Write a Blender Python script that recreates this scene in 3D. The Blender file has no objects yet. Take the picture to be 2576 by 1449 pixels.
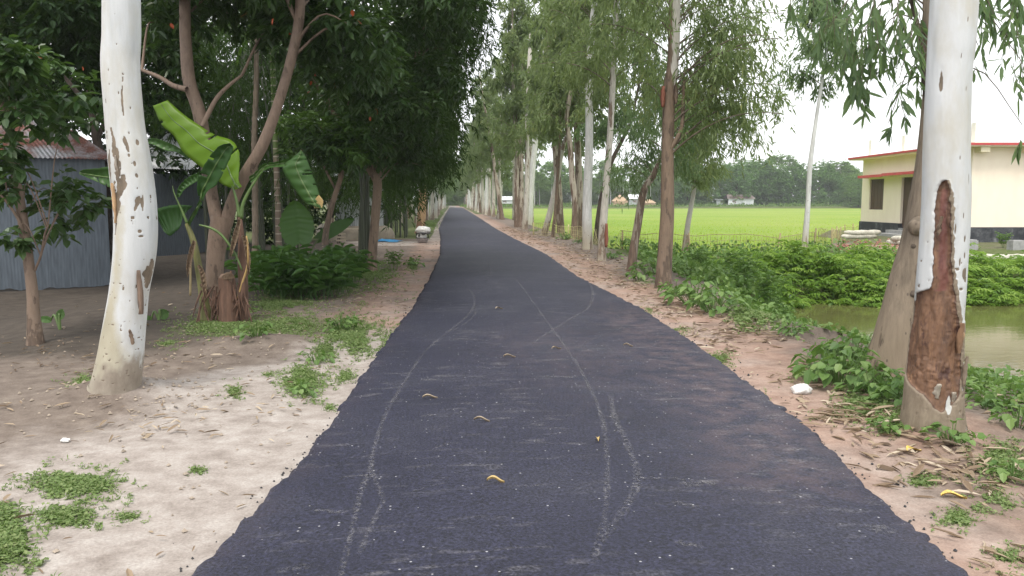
import bpy, math, random
import numpy as np
R = math.radians
C = bpy.context.scene.collection
# ------------------------------------------------------------------ camera, sky, sun, exposure
F, EYE, HY, VX = 2012.0, 1.55, 508.0, 1140.0          # focal length and vanishing point measured on a 2576 x 1449 view
PITCH = math.atan((724.5-HY)/F)
YAW = math.atan((1288-VX)/F*math.cos(PITCH))
cam = bpy.data.cameras.new('camera'); co = bpy.data.objects.new('camera', cam); C.objects.link(co)
cam.sensor_width = 36; cam.lens = F/2576*36; cam.clip_start = 0.05; cam.clip_end = 3000
co.location = (0, 0, EYE); co.rotation_euler = (math.pi/2-PITCH, 0, -YAW)
sc = bpy.context.scene; sc.camera = co
sc.view_settings.view_transform = 'Standard'; sc.view_settings.look = 'None'
sc.view_settings.gamma = 1; sc.view_settings.exposure = 0.92
try: sc.view_settings.use_curve_mapping = False
except Exception: pass
SUN_EL, SUN_AZ = R(62), R(200)
w = bpy.data.worlds.new('World'); sc.world = w; w.use_nodes = True
nt = w.node_tree; nt.nodes.clear()
sky = nt.nodes.new('ShaderNodeTexSky'); sky.sky_type = 'NISHITA'; sky.sun_disc = False
sky.sun_elevation = SUN_EL; sky.sun_rotation = SUN_AZ; sky.dust_density = 3
hs = nt.nodes.new('ShaderNodeHueSaturation'); hs.inputs['Saturation'].default_value = 0.22
mx = nt.nodes.new('ShaderNodeMix'); mx.data_type = 'RGBA'; mx.inputs[0].default_value = 0.72
tcw = nt.nodes.new('ShaderNodeTexCoord'); nz = nt.nodes.new('ShaderNodeTexNoise'); nz.inputs['Scale'].default_value = 2.2; nz.inputs['Detail'].default_value = 4
rp = nt.nodes.new('ShaderNodeValToRGB')
rp.color_ramp.elements[0].position = .3; rp.color_ramp.elements[0].color = (10.2, 10.5, 10.9, 1)
rp.color_ramp.elements[1].position = .7; rp.color_ramp.elements[1].color = (12.6, 12.6, 12.6, 1)
bg = nt.nodes.new('ShaderNodeBackground'); bg.inputs[1].default_value = 0.09
ow = nt.nodes.new('ShaderNodeOutputWorld')
L = nt.links.new
L(sky.outputs[0], hs.inputs['Color']); L(tcw.outputs['Generated'], nz.inputs['Vector']); L(nz.outputs['Fac'], rp.inputs[0])
L(hs.outputs[0], mx.inputs[6]); L(rp.outputs[0], mx.inputs[7]); L(mx.outputs[2], bg.inputs[0]); L(bg.outputs[0], ow.inputs[0])
sl = bpy.data.lights.new('sun', 'SUN'); sl.energy = 1.5; sl.angle = R(18); sl.color = (1, .94, .85)
so = bpy.data.objects.new('sun', sl); C.objects.link(so); so.rotation_euler = (math.pi/2-SUN_EL, 0, math.pi-SUN_AZ)
sc.cycles.max_bounces = 7; sc.cycles.diffuse_bounces = 4; sc.cycles.transparent_max_bounces = 8; sc.cycles.transmission_bounces = 4
sc.cycles.caustics_reflective = False; sc.cycles.caustics_refractive = False
# ------------------------------------------------------------------ measuring helpers
sp, cp_, sy, cy = math.sin(PITCH), math.cos(PITCH), math.sin(YAW), math.cos(YAW)
def ray(px, py):
    x = (px-1288)/F; y = -(py-724.5)/F
    f = cp_+y*sp; u = -sp+y*cp_
    return x*cy+f*sy, -x*sy+f*cy, u, f
def G(px, py, z=0.0):
    X, Y, u, f = ray(px, py); t = (z-EYE)/u
    return np.array((X*t, Y*t, z))
def fwd(p): return p[0]*sy+p[1]*cy
def P(px, py, d):                                       # point at ground distance d ahead of the camera's heading
    X, Y, u, f = ray(px, py); t = d/f
    return np.array((X*t, Y*t, EYE+u*t))
def CF(xc, d, z): return np.array((xc*cy+d*sy, -xc*sy+d*cy, z))   # camera-heading frame (the house is square to it)
def sst(a, b, x): t = np.clip((x-a)/(b-a), 0, 1); return t*t*(3-2*t)
_g = np.random.default_rng(7)
_lat = _g.random((64, 64))
def vn(x, y):                                           # smooth value noise 0..1
    x = np.asarray(x, float); y = np.asarray(y, float)
    xi = np.floor(x).astype(int); yi = np.floor(y).astype(int); fx = x-xi; fy = y-yi
    fx = fx*fx*(3-2*fx); fy = fy*fy*(3-2*fy)
    a = _lat[xi % 64, yi % 64]; b = _lat[(xi+1) % 64, yi % 64]; c = _lat[xi % 64, (yi+1) % 64]; d = _lat[(xi+1) % 64, (yi+1) % 64]
    return (a*(1-fx)+b*fx)*(1-fy)+(c*(1-fx)+d*fx)*fy
def fbm(x, y, o=4):
    s = 0; a = .5
    for i in range(o): s = s+a*vn(np.asarray(x)*2**i+17*i, np.asarray(y)*2**i+9*i); a *= .5
    return s/(1-.5**o)
# ------------------------------------------------------------------ object helpers
def tag(o, label=None, cat=None, group=None, kind=None):
    if label: o['label'] = label
    if cat: o['category'] = cat
    if group: o['group'] = group
    if kind: o['kind'] = kind
    return o
def empty(name, loc, label, cat, group=None, rz=0):
    o = bpy.data.objects.new(name, None); C.objects.link(o); o.location = tuple(loc); o.rotation_euler = (0, 0, rz); o.empty_display_size = .2
    return tag(o, label, cat, group)
def link(name, me, parent=None, mat=None):
    o = bpy.data.objects.new(name, me); C.objects.link(o)
    if mat: me.materials.append(mat)
    if parent is not None: o.parent = parent
    return o
def mesh(name, V, Fc, mat, parent=None, attrs=None, smooth=False, origin=None):
    V = np.asarray(V, np.float32).reshape(-1, 3)
    org = origin
    if org is None and parent is not None: org = parent.location if parent.parent is None else (parent.parent.location + parent.location)
    if org is not None: V = V-np.array(org, np.float32)[None, :]
    me = bpy.data.meshes.new(name)
    if isinstance(Fc, np.ndarray):
        k = Fc.shape[1]; n = len(Fc)
        me.vertices.add(len(V)); me.vertices.foreach_set('co', V.ravel())
        me.loops.add(n*k); me.loops.foreach_set('vertex_index', Fc.astype(np.int32).ravel())
        me.polygons.add(n); me.polygons.foreach_set('loop_start', (np.arange(n)*k).astype(np.int32))
        try: me.polygons.foreach_set('loop_total', np.full(n, k, np.int32))
        except Exception: pass
        me.update(calc_edges=True)
    else:
        me.from_pydata([tuple(v) for v in V], [], [tuple(f) for f in Fc])
    if attrs:
        for k, a in attrs.items():
            at = me.attributes.new(k, 'FLOAT', 'POINT'); at.data.foreach_set('value', np.asarray(a, np.float32))
    me.polygons.foreach_set('use_smooth', [smooth]*len(me.polygons))
    o = link(name, me, parent, mat)
    if origin is not None and parent is None: o.location = tuple(origin)
    return o
class MB:                                               # collects polygons
    def __init__(s): s.v = []; s.f = []
    def add(s, V, Fc):
        b = len(s.v); s.v += [tuple(map(float, p)) for p in V]; s.f += [tuple(int(i)+b for i in f) for f in Fc]; return s
    def hexa(s, p):                                     # 8 corners: bottom ring 0-3, top ring 4-7
        return s.add(p, [(3, 2, 1, 0), (4, 5, 6, 7), (0, 1, 5, 4), (1, 2, 6, 5), (2, 3, 7, 6), (3, 0, 4, 7)])
    def box(s, c, d, rz=0, tilt=0):
        c = np.array(c, float); hx, hy, hz = d[0]/2, d[1]/2, d[2]/2; q = []
        for z in (-hz, hz):
            for x, y in ((-hx, -hy), (hx, -hy), (hx, hy), (-hx, hy)):
                xx, zz = x*math.cos(tilt)+z*math.sin(tilt), -x*math.sin(tilt)+z*math.cos(tilt)
                q.append(c+np.array((xx*math.cos(rz)-y*math.sin(rz), xx*math.sin(rz)+y*math.cos(rz), zz)))
        return s.hexa(q)
    def cbox(s, x0, x1, d0, d1, z0, z1):                # box in the camera-heading frame
        return s.hexa([CF(x0, d0, z0), CF(x1, d0, z0), CF(x1, d1, z0), CF(x0, d1, z0), CF(x0, d0, z1), CF(x1, d0, z1), CF(x1, d1, z1), CF(x0, d1, z1)])
    def tube(s, pts, rad, seg=7, cap=True):
        V, Fc = tube(pts, rad, seg); s.add(V, Fc)
        if cap:
            n = len(V); s.f.append(tuple(n0+len(s.v)-n for n0 in range(seg))[::-1]); s.f.append(tuple(len(s.v)-seg+i for i in range(seg)))
        return s
    def build(s, name, mat, parent=None, smooth=False, origin=None): return mesh(name, s.v, s.f, mat, parent, None, smooth, origin)
def tube(pts, rad, seg=8):
    pts = np.asarray(pts, float); n = len(pts); rad = np.broadcast_to(np.asarray(rad, float), (n,))
    T = np.gradient(pts, axis=0); T /= np.linalg.norm(T, axis=1)[:, None]+1e-9
    ref = np.array((0.03, 1, .02)) if abs(T[0][1]) < .9 else np.array((1, 0.02, .03))
    A = np.cross(np.broadcast_to(ref, T.shape), T); A /= np.linalg.norm(A, axis=1)[:, None]+1e-9
    B = np.cross(T, A)
    th = np.arange(seg)*2*math.pi/seg
    V = pts[:, None, :]+rad[:, None, None]*(np.cos(th)[None, :, None]*A[:, None, :]+np.sin(th)[None, :, None]*B[:, None, :])
    i = np.arange(n-1)[:, None]*seg; j = np.arange(seg)[None, :]; k = (j+1) % seg
    Fc = np.stack([i+j, i+k, i+seg+k, i+seg+j], -1).reshape(-1, 4)
    return V.reshape(-1, 3), Fc
def spline(pts, n):                                     # Catmull-Rom through rows of any width
    p = np.asarray(pts, float); p = np.vstack([2*p[0]-p[1], p, 2*p[-1]-p[-2]])
    out = []
    m = len(p)-3
    for t in np.linspace(0, m-1e-6, n):
        i = int(t); u = t-i; a, b, c, d = p[i], p[i+1], p[i+2], p[i+3]
        out.append(.5*(2*b+(c-a)*u+(2*a-5*b+4*c-d)*u*u+(3*b-a-3*c+d)*u**3))
    return np.array(out)
def kids(o): return [c for c in bpy.data.objects if c.parent == o]
# ------------------------------------------------------------------ materials
def mat(name):
    m = bpy.data.materials.new(name); m.use_nodes = True; nt = m.node_tree
    return m, nt, nt.nodes['Principled BSDF'], nt.links.new
def N(nt, t, **k):
    n = nt.nodes.new(t)
    for a, v in k.items():
        if a.startswith('i_'): n.inputs[int(a[2:]) if a[2:].isdigit() else a[2:].replace('_', ' ')].default_value = v
        else: setattr(n, a, v)
    return n
def ramp(nt, stops, src=None):
    r = nt.nodes.new('ShaderNodeValToRGB'); e = r.color_ramp.elements
    while len(e) < len(stops): e.new(.5)
    for q, (p, c) in zip(e, stops): q.position = p; q.color = tuple(c)+(1,) if len(c) == 3 else c
    if src is not None: nt.links.new(src, r.inputs[0])
    return r
def grey(v): return (v, v, v)
def mixc(nt, fac, a, b):
    m = nt.nodes.new('ShaderNodeMix'); m.data_type = 'RGBA'
    for s, v in ((0, fac), (6, a), (7, b)):
        if hasattr(v, 'is_output'): nt.links.new(v, m.inputs[s])
        elif s == 0: m.inputs[0].default_value = v
        else: m.inputs[s].default_value = tuple(v)+(1,)
    return m.outputs[2]
def coords(nt, scale=(1, 1, 1), kind='Object', rnd=True):
    tc = nt.nodes.new('ShaderNodeTexCoord'); mp = nt.nodes.new('ShaderNodeMapping'); mp.inputs['Scale'].default_value = scale
    nt.links.new(tc.outputs[kind], mp.inputs['Vector'])
    if rnd:
        oi = nt.nodes.new('ShaderNodeObjectInfo'); ml = N(nt, 'ShaderNodeMath', operation='MULTIPLY', i_1=37.0)
        nt.links.new(oi.outputs['Random'], ml.inputs[0]); nt.links.new(ml.outputs[0], mp.inputs['Location'])
    return mp.outputs[0]
def noise(nt, vec, scale, detail=4, rough=.55):
    n = N(nt, 'ShaderNodeTexNoise', i_Scale=scale, i_Detail=detail, i_Roughness=rough); nt.links.new(vec, n.inputs['Vector']); return n.outputs['Fac']
def bump(nt, bs, h, s=.3, d=.02):
    b = N(nt, 'ShaderNodeBump', i_Strength=s, i_Distance=d); nt.links.new(h, b.inputs['Height']); nt.links.new(b.outputs[0], bs.inputs['Normal'])
def attr(nt, name): return N(nt, 'ShaderNodeAttribute', attribute_name=name).outputs['Fac']
def mul(nt, a, b):
    m = N(nt, 'ShaderNodeMath', operation='MULTIPLY')
    for i, v in enumerate((a, b)):
        if hasattr(v, 'is_output'): nt.links.new(v, m.inputs[i])
        else: m.inputs[i].default_value = v
    return m.outputs[0]
def plain(name, col, rough=.7, var=.25, scale=6, bmp=.15, metal=0, stretch=(1, 1, 1)):
    m, nt, bs, l = mat(name); v = coords(nt, stretch)
    n = noise(nt, v, scale, 5, .6); c = np.array(col)
    r = ramp(nt, [(.3, tuple(c*(1-var))), (.7, tuple(np.minimum(c*(1+var), .95)))], n); l(r.outputs[0], bs.inputs['Base Color'])
    bs.inputs['Roughness'].default_value = rough; bs.inputs['Metallic'].default_value = metal
    if bmp: bump(nt, bs, n, bmp, .02)
    return m
def leafmat(name, cols, trans=.3, rough=.45, tcol=None, spec=.35):
    m, nt, bs, l = mat(name)
    r = ramp(nt, [(i/(len(cols)-1), c) for i, c in enumerate(cols)], attr(nt, 'rnd')); l(r.outputs[0], bs.inputs['Base Color'])
    bs.inputs['Roughness'].default_value = rough; bs.inputs['Specular IOR Level'].default_value = spec
    t = N(nt, 'ShaderNodeBsdfTranslucent'); tm = mixc(nt, .55, r.outputs[0], tcol or (.16, .30, .03)); l(tm, t.inputs[0])
    mx = N(nt, 'ShaderNodeMixShader', i_0=trans); l(bs.outputs[0], mx.inputs[1]); l(t.outputs[0], mx.inputs[2])
    l(mx.outputs[0], nt.nodes['Material Output'].inputs[0])
    return m
def bark(name, base, patch, amount, stain=None, dots=.0, streak=(1, 1, .14), scale=5, low=1.2, grain=.45):
    # smooth bark with flaking patches; patches and stain grow towards the foot of the trunk
    m, nt, bs, l = mat(name); v = coords(nt, streak)
    n1 = noise(nt, v, scale, 6, .62); n2 = noise(nt, coords(nt, (1, 1, .4)), 3, 4)
    b = np.array(base); c0 = ramp(nt, [(.3, tuple(b*.86)), (.72, tuple(np.minimum(b*1.06, .9)))], n2).outputs[0]
    gr = noise(nt, coords(nt, (1, 1, streak[2]*.8)), 26, 5, .7); gm = N(nt, 'ShaderNodeMix', data_type='RGBA', blend_type='MULTIPLY'); gm.inputs[0].default_value = grain; l(c0, gm.inputs[6]); l(ramp(nt, [(.34, grey(.45)), (.62, grey(1.12))], gr).outputs[0], gm.inputs[7]); c0 = gm.outputs[2]
    tc = nt.nodes.new('ShaderNodeTexCoord'); sx = nt.nodes.new('ShaderNodeSeparateXYZ'); l(tc.outputs['Object'], sx.inputs[0])
    lo = N(nt, 'ShaderNodeMapRange', i_1=0.0, i_2=low, i_3=1.0, i_4=0.0, interpolation_type='SMOOTHSTEP'); l(sx.outputs['Z'], lo.inputs[0])
    if stain: c0 = mixc(nt, mul(nt, lo.outputs[0], .8), c0, stain)
    th = N(nt, 'ShaderNodeMath', operation='MULTIPLY_ADD', i_1=.12, i_2=amount); l(lo.outputs[0], th.inputs[0])
    ad = N(nt, 'ShaderNodeMath', operation='ADD'); l(n1, ad.inputs[0]); l(th.outputs[0], ad.inputs[1])
    mk = ramp(nt, [(.56, grey(0)), (.585, grey(1))], ad.outputs[0]).outputs[0]
    pc = np.array(patch); n3 = noise(nt, coords(nt, (3, 3, .5)), 9, 4)
    pcol = ramp(nt, [(.3, tuple(pc*.6)), (.7, tuple(np.minimum(pc*1.35, .8)))], n3).outputs[0]
    c = mixc(nt, mk, c0, pcol)
    if dots:
        vo = N(nt, 'ShaderNodeTexVoronoi', i_Scale=11.0); l(coords(nt, (1, 1, .55)), vo.inputs['Vector'])
        dm = ramp(nt, [(dots*.7, grey(1)), (dots, grey(0))], vo.outputs['Distance']).outputs[0]; c = mixc(nt, dm, c, (.12, .09, .07))
    l(c, bs.inputs['Base Color']); bs.inputs['Roughness'].default_value = .75
    ad2 = N(nt, 'ShaderNodeMath', operation='SUBTRACT'); l(gr, ad2.inputs[0]); l(mk, ad2.inputs[1]); bump(nt, bs, ad2.outputs[0], .45, .02)
    return m
M = {}
M['bark_white'] = bark('white_bark', (.62, .62, .60), (.24, .19, .14), -.1, (.42, .36, .25), .1)
M['bark_pale'] = bark('pale_patchy_bark', (.55, .52, .46), (.20, .15, .11), -.02, (.30, .25, .19), .1, (1, 1, .2))
M['bark_mix'] = bark('flaking_brown_bark', (.46, .40, .33), (.16, .11, .08), .05, (.22, .17, .13), 0, (1, 1, .16), 6, 2.5)
M['bark_brown'] = bark('brown_bark', (.205, .145, .10), (.12, .085, .06), .0, (.21, .15, .11), .12, (1, 1, .25), 7)
M['bark_dark'] = bark('dark_bark', (.10, .075, .055), (.055, .04, .03), .03, (.13, .10, .08), 0, (1, 1, .3), 8)
M['bark_fork'] = bark('pinkish_grey_bark', (.21, .148, .11), (.115, .08, .058), -.05, (.20, .145, .105), .13, (1, 1, .35), 8)
M['bark_strip'] = bark('stripped_orange_wood', (.62, .40, .22), (.24, .14, .08), .02, (.45, .30, .18), 0, (1, 1, .1), 6)
M['bark_lean'] = bark('grey_brown_bark', (.235, .185, .135), (.13, .095, .068), -.1, (.28, .215, .15), .1, (1, 1, .10), 9, 1.2, .8)
M['bark_red'] = bark('red_torn_bark', (.30, .11, .07), (.14, .07, .05), .0, None, 0, (1, 1, .15), 9)
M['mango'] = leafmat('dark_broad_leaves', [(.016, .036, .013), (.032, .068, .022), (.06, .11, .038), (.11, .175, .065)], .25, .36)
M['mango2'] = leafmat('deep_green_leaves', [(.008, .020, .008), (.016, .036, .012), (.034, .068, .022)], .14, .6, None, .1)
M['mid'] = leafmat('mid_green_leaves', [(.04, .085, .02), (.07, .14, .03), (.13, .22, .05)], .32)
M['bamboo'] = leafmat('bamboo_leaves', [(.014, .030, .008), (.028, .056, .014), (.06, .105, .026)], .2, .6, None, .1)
M['euc'] = leafmat('drooping_narrow_leaves', [(.075, .115, .05), (.125, .18, .07), (.18, .24, .095), (.25, .27, .10)], .45, .5, (.30, .40, .10))
M['euc2'] = leafmat('drooping_bluish_leaves', [(.07, .12, .06), (.12, .19, .085), (.18, .25, .11)], .45, .45, (.27, .40, .11))
M['eucfar'] = leafmat('drooping_far_leaves', [(.08, .12, .055), (.13, .185, .075), (.19, .25, .10)], .45, .5, (.30, .40, .1))
M['banana'] = leafmat('banana_leaf', [(.03, .085, .02), (.06, .14, .03)], .3, .35)
M['banana_yellow'] = leafmat('yellow_green_banana_leaf', [(.12, .235, .015), (.17, .30, .02)], .42, .4, (.38, .58, .02))  # yellow green colour of the one huge leaf
M['fern'] = leafmat('fern_fronds', [(.09, .18, .03), (.19, .32, .05), (.32, .44, .10)], .42, .5, (.32, .52, .06))
M['heart'] = leafmat('heart_leaves', [(.075, .15, .04), (.14, .24, .065), (.23, .33, .11)], .36)
M['ginger'] = leafmat('ginger_leaves', [(.03, .08, .018), (.055, .13, .03), (.10, .19, .05)], .32, .38)
M['grass'] = leafmat('grass_blades', [(.12, .18, .06), (.185, .265, .09), (.27, .32, .14)], .35, .6)
M['rice'] = leafmat('rice_blades', [(.28, .43, .035), (.33, .48, .04), (.38, .52, .055)], .5, .5, (.42, .56, .05))
M['litter'] = leafmat('dry_leaves', [(.11, .075, .05), (.23, .165, .11), (.36, .285, .20), (.48, .41, .32)], .1, .7, (.5, .38, .2))
M['redleaf'] = leafmat('red_leaf', [(.30, .05, .02), (.42, .09, .03)], .3, .5, (.6, .12, .03))
M['dryyellow'] = leafmat('dry_yellow_leaf', [(.5, .34, .14), (.62, .48, .22)], .2, .6, (.6, .4, .15))
M['treefar'] = leafmat('far_tree_leaves', [(.085, .18, .05), (.13, .25, .07), (.19, .32, .10)], .45)
M['treefar2'] = leafmat('far_light_leaves', [(.12, .21, .05), (.18, .30, .08), (.26, .37, .11)], .45)
M['twig'] = plain('twig', (.14, .11, .08)); M['stem'] = plain('green_stem', (.09, .15, .04), .5)
M['culm'] = plain('bamboo_culm', (.045, .055, .03), .45, .4, 5, .1, 0, (1, 1, .2))
M['pole'] = plain('weathered_bamboo', (.30, .24, .13), .7)
M['pale_pole'] = plain('pale_split_bamboo', (.50, .45, .22), .7)
M['black'] = plain('black_rubber', (.02, .02, .02), .6); M['grey_metal'] = plain('dented_aluminium', (.30, .28, .28), .4, .2, 20, .2, .5)
M['white_cloth'] = plain('white_sackcloth', (.66, .66, .64), .9, .2, 14, .5)
M['sand_bag'] = plain('dusty_white_sack', (.50, .48, .41), .9, .28, 9, .4)
M['blue_sheet'] = plain('blue_plastic', (.06, .28, .55), .4, .35, 14, .6)
M['cream'] = plain('cream_wall_paint', (.93, .80, .67), .85, .05, 1.6, .05, 0, (1.2, 1.2, .5))
M['cream_dim'] = plain('cream_trim', (.78, .70, .52), .85, .06, 2, .05)
M['stub'] = plain('pale_column_plaster', (.86, .85, .80), .9, .05, 3, .05)
M['red_paint'] = plain('red_paint', (.52, .075, .075), .6, .15, 4, .1)
M['shutter'] = plain('brown_shutter_paint', (.085, .045, .035), .5, .25, 8, .1, 0, (4, 4, .4))
M['concrete'] = plain('step_concrete', (.33, .33, .33), .9, .2, 8, .2)
M['mud'] = plain('mud_plinth', (.24, .21, .165), .95, .2, 5, .3)
M['wood'] = plain('grey_plank', (.30, .26, .2), .8, .3, 6, .2, 0, (1, 6, 6))
M['dark_wood'] = plain('dark_timber', (.06, .045, .035), .8)
M['stump'] = plain('rotting_banana_stem', (.11, .06, .04), .8, .55, 9, .7, 0, (2, 2, .25))
M['cut'] = plain('pale_cut_face', (.15, .10, .072), .8)
M['bstem'] = plain('banana_stem', (.15, .15, .05), .6, .5, 6, .3, 0, (2, 2, .3))
M['thatch'] = plain('hay', (.42, .30, .2), .95, .25, 8, .4); M['rubble'] = plain('brick_rubble', (.32, .15, .11), .9, .4, 9, .3)
M['crumb'] = plain('asphalt_crumbs', (.03, .03, .033), .7, .4); M['wrapper'] = plain('yellow_wrapper', (.55, .40, .10), .45, .5, 40, .3)
M['clod'] = plain('soil_clods', (.30, .25, .20), .95, .3)
def plinthmat():
    m, nt, bs, l = mat('black_tarred_plinth'); v = coords(nt)
    n = noise(nt, v, 2.2, 8, .72); r = ramp(nt, [(.46, (.035, .038, .046)), (.58, (.075, .08, .09)), (.70, (.22, .225, .235))], n)
    l(r.outputs[0], bs.inputs['Base Color']); bs.inputs['Roughness'].default_value = .9; return m
M['plinth'] = plinthmat()
def tin(name, base, rust, amt, rough=.45):
    m, nt, bs, l = mat(name); n = noise(nt, coords(nt, (1, 1, 1)), .9, 6, .7); n2 = noise(nt, coords(nt, (6, 6, .6)), 4, 3)
    ad = N(nt, 'ShaderNodeMath', operation='ADD', i_1=amt); l(n, ad.inputs[0])
    mk = ramp(nt, [(.5, grey(0)), (.62, grey(1))], ad.outputs[0]).outputs[0]
    b = np.array(base); bc = ramp(nt, [(.3, tuple(b*.75)), (.7, tuple(b*1.15))], n2).outputs[0]
    rc = ramp(nt, [(.3, tuple(np.array(rust)*.6)), (.7, tuple(np.array(rust)*1.3))], n2).outputs[0]
    l(mixc(nt, mk, bc, rc), bs.inputs['Base Color']); bs.inputs['Roughness'].default_value = rough; bs.inputs['Metallic'].default_value = 0 if base[0] > .6 else .35
    return m
M['tin_blue'] = tin('weathered_blue_grey_tin', (.118, .142, .17), (.10, .08, .065), -.15)
M['tin_rust'] = tin('rusted_tin', (.42, .42, .44), (.22, .085, .06), .09)
M['tin_white'] = tin('bright_tin', (.72, .74, .77), (.3, .2, .15), -.25)
M['tin_grey'] = tin('grey_tin', (.42, .45, .46), (.2, .15, .12), -.15)
M['tin_far_rust'] = tin('dull_rust_tin', (.32, .27, .26), (.2, .11, .09), .02)
# ground, road, water
def groundmat():
    m, nt, bs, l = mat('bare_soil'); v = coords(nt, rnd=False)
    big = noise(nt, v, .9, 6, .6); fine = noise(nt, v, 5, 8, .68); grit = noise(nt, v, 70, 3, .6)
    soil = ramp(nt, [(.3, (.12, .095, .08)), (.55, (.19, .155, .13)), (.75, (.26, .22, .185))], fine).outputs[0]
    sand = ramp(nt, [(.28, (.215, .182, .16)), (.5, (.335, .295, .267)), (.75, (.46, .425, .395))], fine).outputs[0]
    red = ramp(nt, [(.3, (.24, .15, .115)), (.6, (.36, .245, .19)), (.8, (.44, .33, .27))], fine).outputs[0]
    dark = ramp(nt, [(.3, (.055, .046, .039)), (.7, (.105, .088, .073))], fine).outputs[0]  # dark soil, deepened by shade painted into its colour
    moss = ramp(nt, [(.3, (.07, .085, .03)), (.7, (.13, .16, .06))], fine).outputs[0]
    def soft(a, k=.9):
        ad = N(nt, 'ShaderNodeMath', operation='MULTIPLY_ADD', i_1=k, i_2=-k/2); l(big, ad.inputs[0])
        s = N(nt, 'ShaderNodeMath', operation='ADD'); l(attr(nt, a), s.inputs[0]); l(ad.outputs[0], s.inputs[1])
        return ramp(nt, [(.3, grey(0)), (.7, grey(1))], s.outputs[0]).outputs[0]
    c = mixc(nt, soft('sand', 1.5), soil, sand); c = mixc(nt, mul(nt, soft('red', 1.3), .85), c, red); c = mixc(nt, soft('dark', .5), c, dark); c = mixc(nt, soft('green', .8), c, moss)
    gs = ramp(nt, [(.3, grey(.82)), (.7, grey(1.1))], grit).outputs[0]
    mm = N(nt, 'ShaderNodeMix', data_type='RGBA', blend_type='MULTIPLY'); mm.inputs[0].default_value = 1; l(c, mm.inputs[6]); l(gs, mm.inputs[7])
    l(mm.outputs[2], bs.inputs['Base Color']); bs.inputs['Roughness'].default_value = .95; bs.inputs['Specular IOR Level'].default_value = .15
    ad = N(nt, 'ShaderNodeMath', operation='MULTIPLY_ADD', i_1=.35); l(grit, ad.inputs[0]); l(fine, ad.inputs[2]); bump(nt, bs, ad.outputs[0], .45, .03)
    return m
M['ground'] = groundmat()
def roadmat():
    m, nt, bs, l = mat('fresh_asphalt'); v = coords(nt, rnd=False)
    big = noise(nt, v, .7, 5, .6); agg = noise(nt, v, 64, 4, .72); fine = noise(nt, v, 130, 2)
    base = ramp(nt, [(.3, (.0135, .0145, .030)), (.5, (.020, .021, .041)), (.72, (.034, .035, .053))], big).outputs[0]
    pits = ramp(nt, [(.35, grey(.22)), (.50, grey(.95)), (.65, grey(1.9))], agg).outputs[0]
    mm = N(nt, 'ShaderNodeMix', data_type='RGBA', blend_type='MULTIPLY'); mm.inputs[0].default_value = 1; l(base, mm.inputs[6]); l(pits, mm.inputs[7]); c = mm.outputs[2]
    vo = N(nt, 'ShaderNodeTexVoronoi', i_Scale=22.0); l(v, vo.inputs['Vector'])
    rn = nt.nodes.new('ShaderNodeSeparateColor'); l(vo.outputs['Color'], rn.inputs[0])
    pk = ramp(nt, [(.80, grey(0)), (.82, grey(1))], rn.outputs[0]).outputs[0]; dt = ramp(nt, [(.10, grey(1)), (.14, grey(0))], vo.outputs['Distance']).outputs[0]
    c = mixc(nt, mul(nt, mul(nt, pk, dt), .8), c, (.42, .42, .44))
    # thin dust: transverse smears and reddish dusty patches
    sm = noise(nt, coords(nt, (1.7, 5.5, 1), rnd=False), 1.9, 6, .7); gate = noise(nt, v, .55, 2)
    dsm = mul(nt, ramp(nt, [(.54, grey(0)), (.68, grey(1))], sm).outputs[0], ramp(nt, [(.40, grey(0)), (.56, grey(1))], gate).outputs[0])
    dsm = mul(nt, dsm, ramp(nt, [(.4, grey(.1)), (.6, grey(1))], agg).outputs[0]); c = mixc(nt, mul(nt, dsm, .42), c, (.30, .285, .28))
    rd = mul(nt, attr(nt, 'dust'), ramp(nt, [(.4, grey(0)), (.62, grey(1))], noise(nt, v, 5, 5, .7)).outputs[0]); c = mixc(nt, mul(nt, rd, .3), c, (.20, .135, .13))
    l(c, bs.inputs['Base Color']); bs.inputs['Roughness'].default_value = .62; bs.inputs['Specular IOR Level'].default_value = .4
    ad = N(nt, 'ShaderNodeMath', operation='MULTIPLY_ADD', i_1=.3); l(fine, ad.inputs[0]); l(agg, ad.inputs[2]); bump(nt, bs, ad.outputs[0], .6, .015)
    return m
M['road'] = roadmat()
def dustmat():
    m, nt, bs, l = mat('pale_dust'); v = coords(nt, rnd=False); n = noise(nt, v, 45, 4, .7); n2 = noise(nt, v, 2.2, 3)
    a = mul(nt, ramp(nt, [(.46, grey(0)), (.66, grey(1))], n).outputs[0], ramp(nt, [(.22, grey(.14)), (.62, grey(.58))], n2).outputs[0]); a = mul(nt, a, attr(nt, 'edge'))
    bs.inputs['Base Color'].default_value = (.23, .225, .235, 1); bs.inputs['Roughness'].default_value = .9; l(a, bs.inputs['Alpha']); return m
M['dust'] = dustmat()
def watermat():
    m, nt, bs, l = mat('murky_pond_water'); v = coords(nt, (1, 2.2, 1), rnd=False)
    bs.inputs['Base Color'].default_value = (.105, .105, .04, 1); bs.inputs['Roughness'].default_value = .07; bs.inputs['IOR'].default_value = 1.33
    n = noise(nt, v, 2.2, 4, .6); bump(nt, bs, n, .12, .03); return m
M['water'] = watermat()
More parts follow.
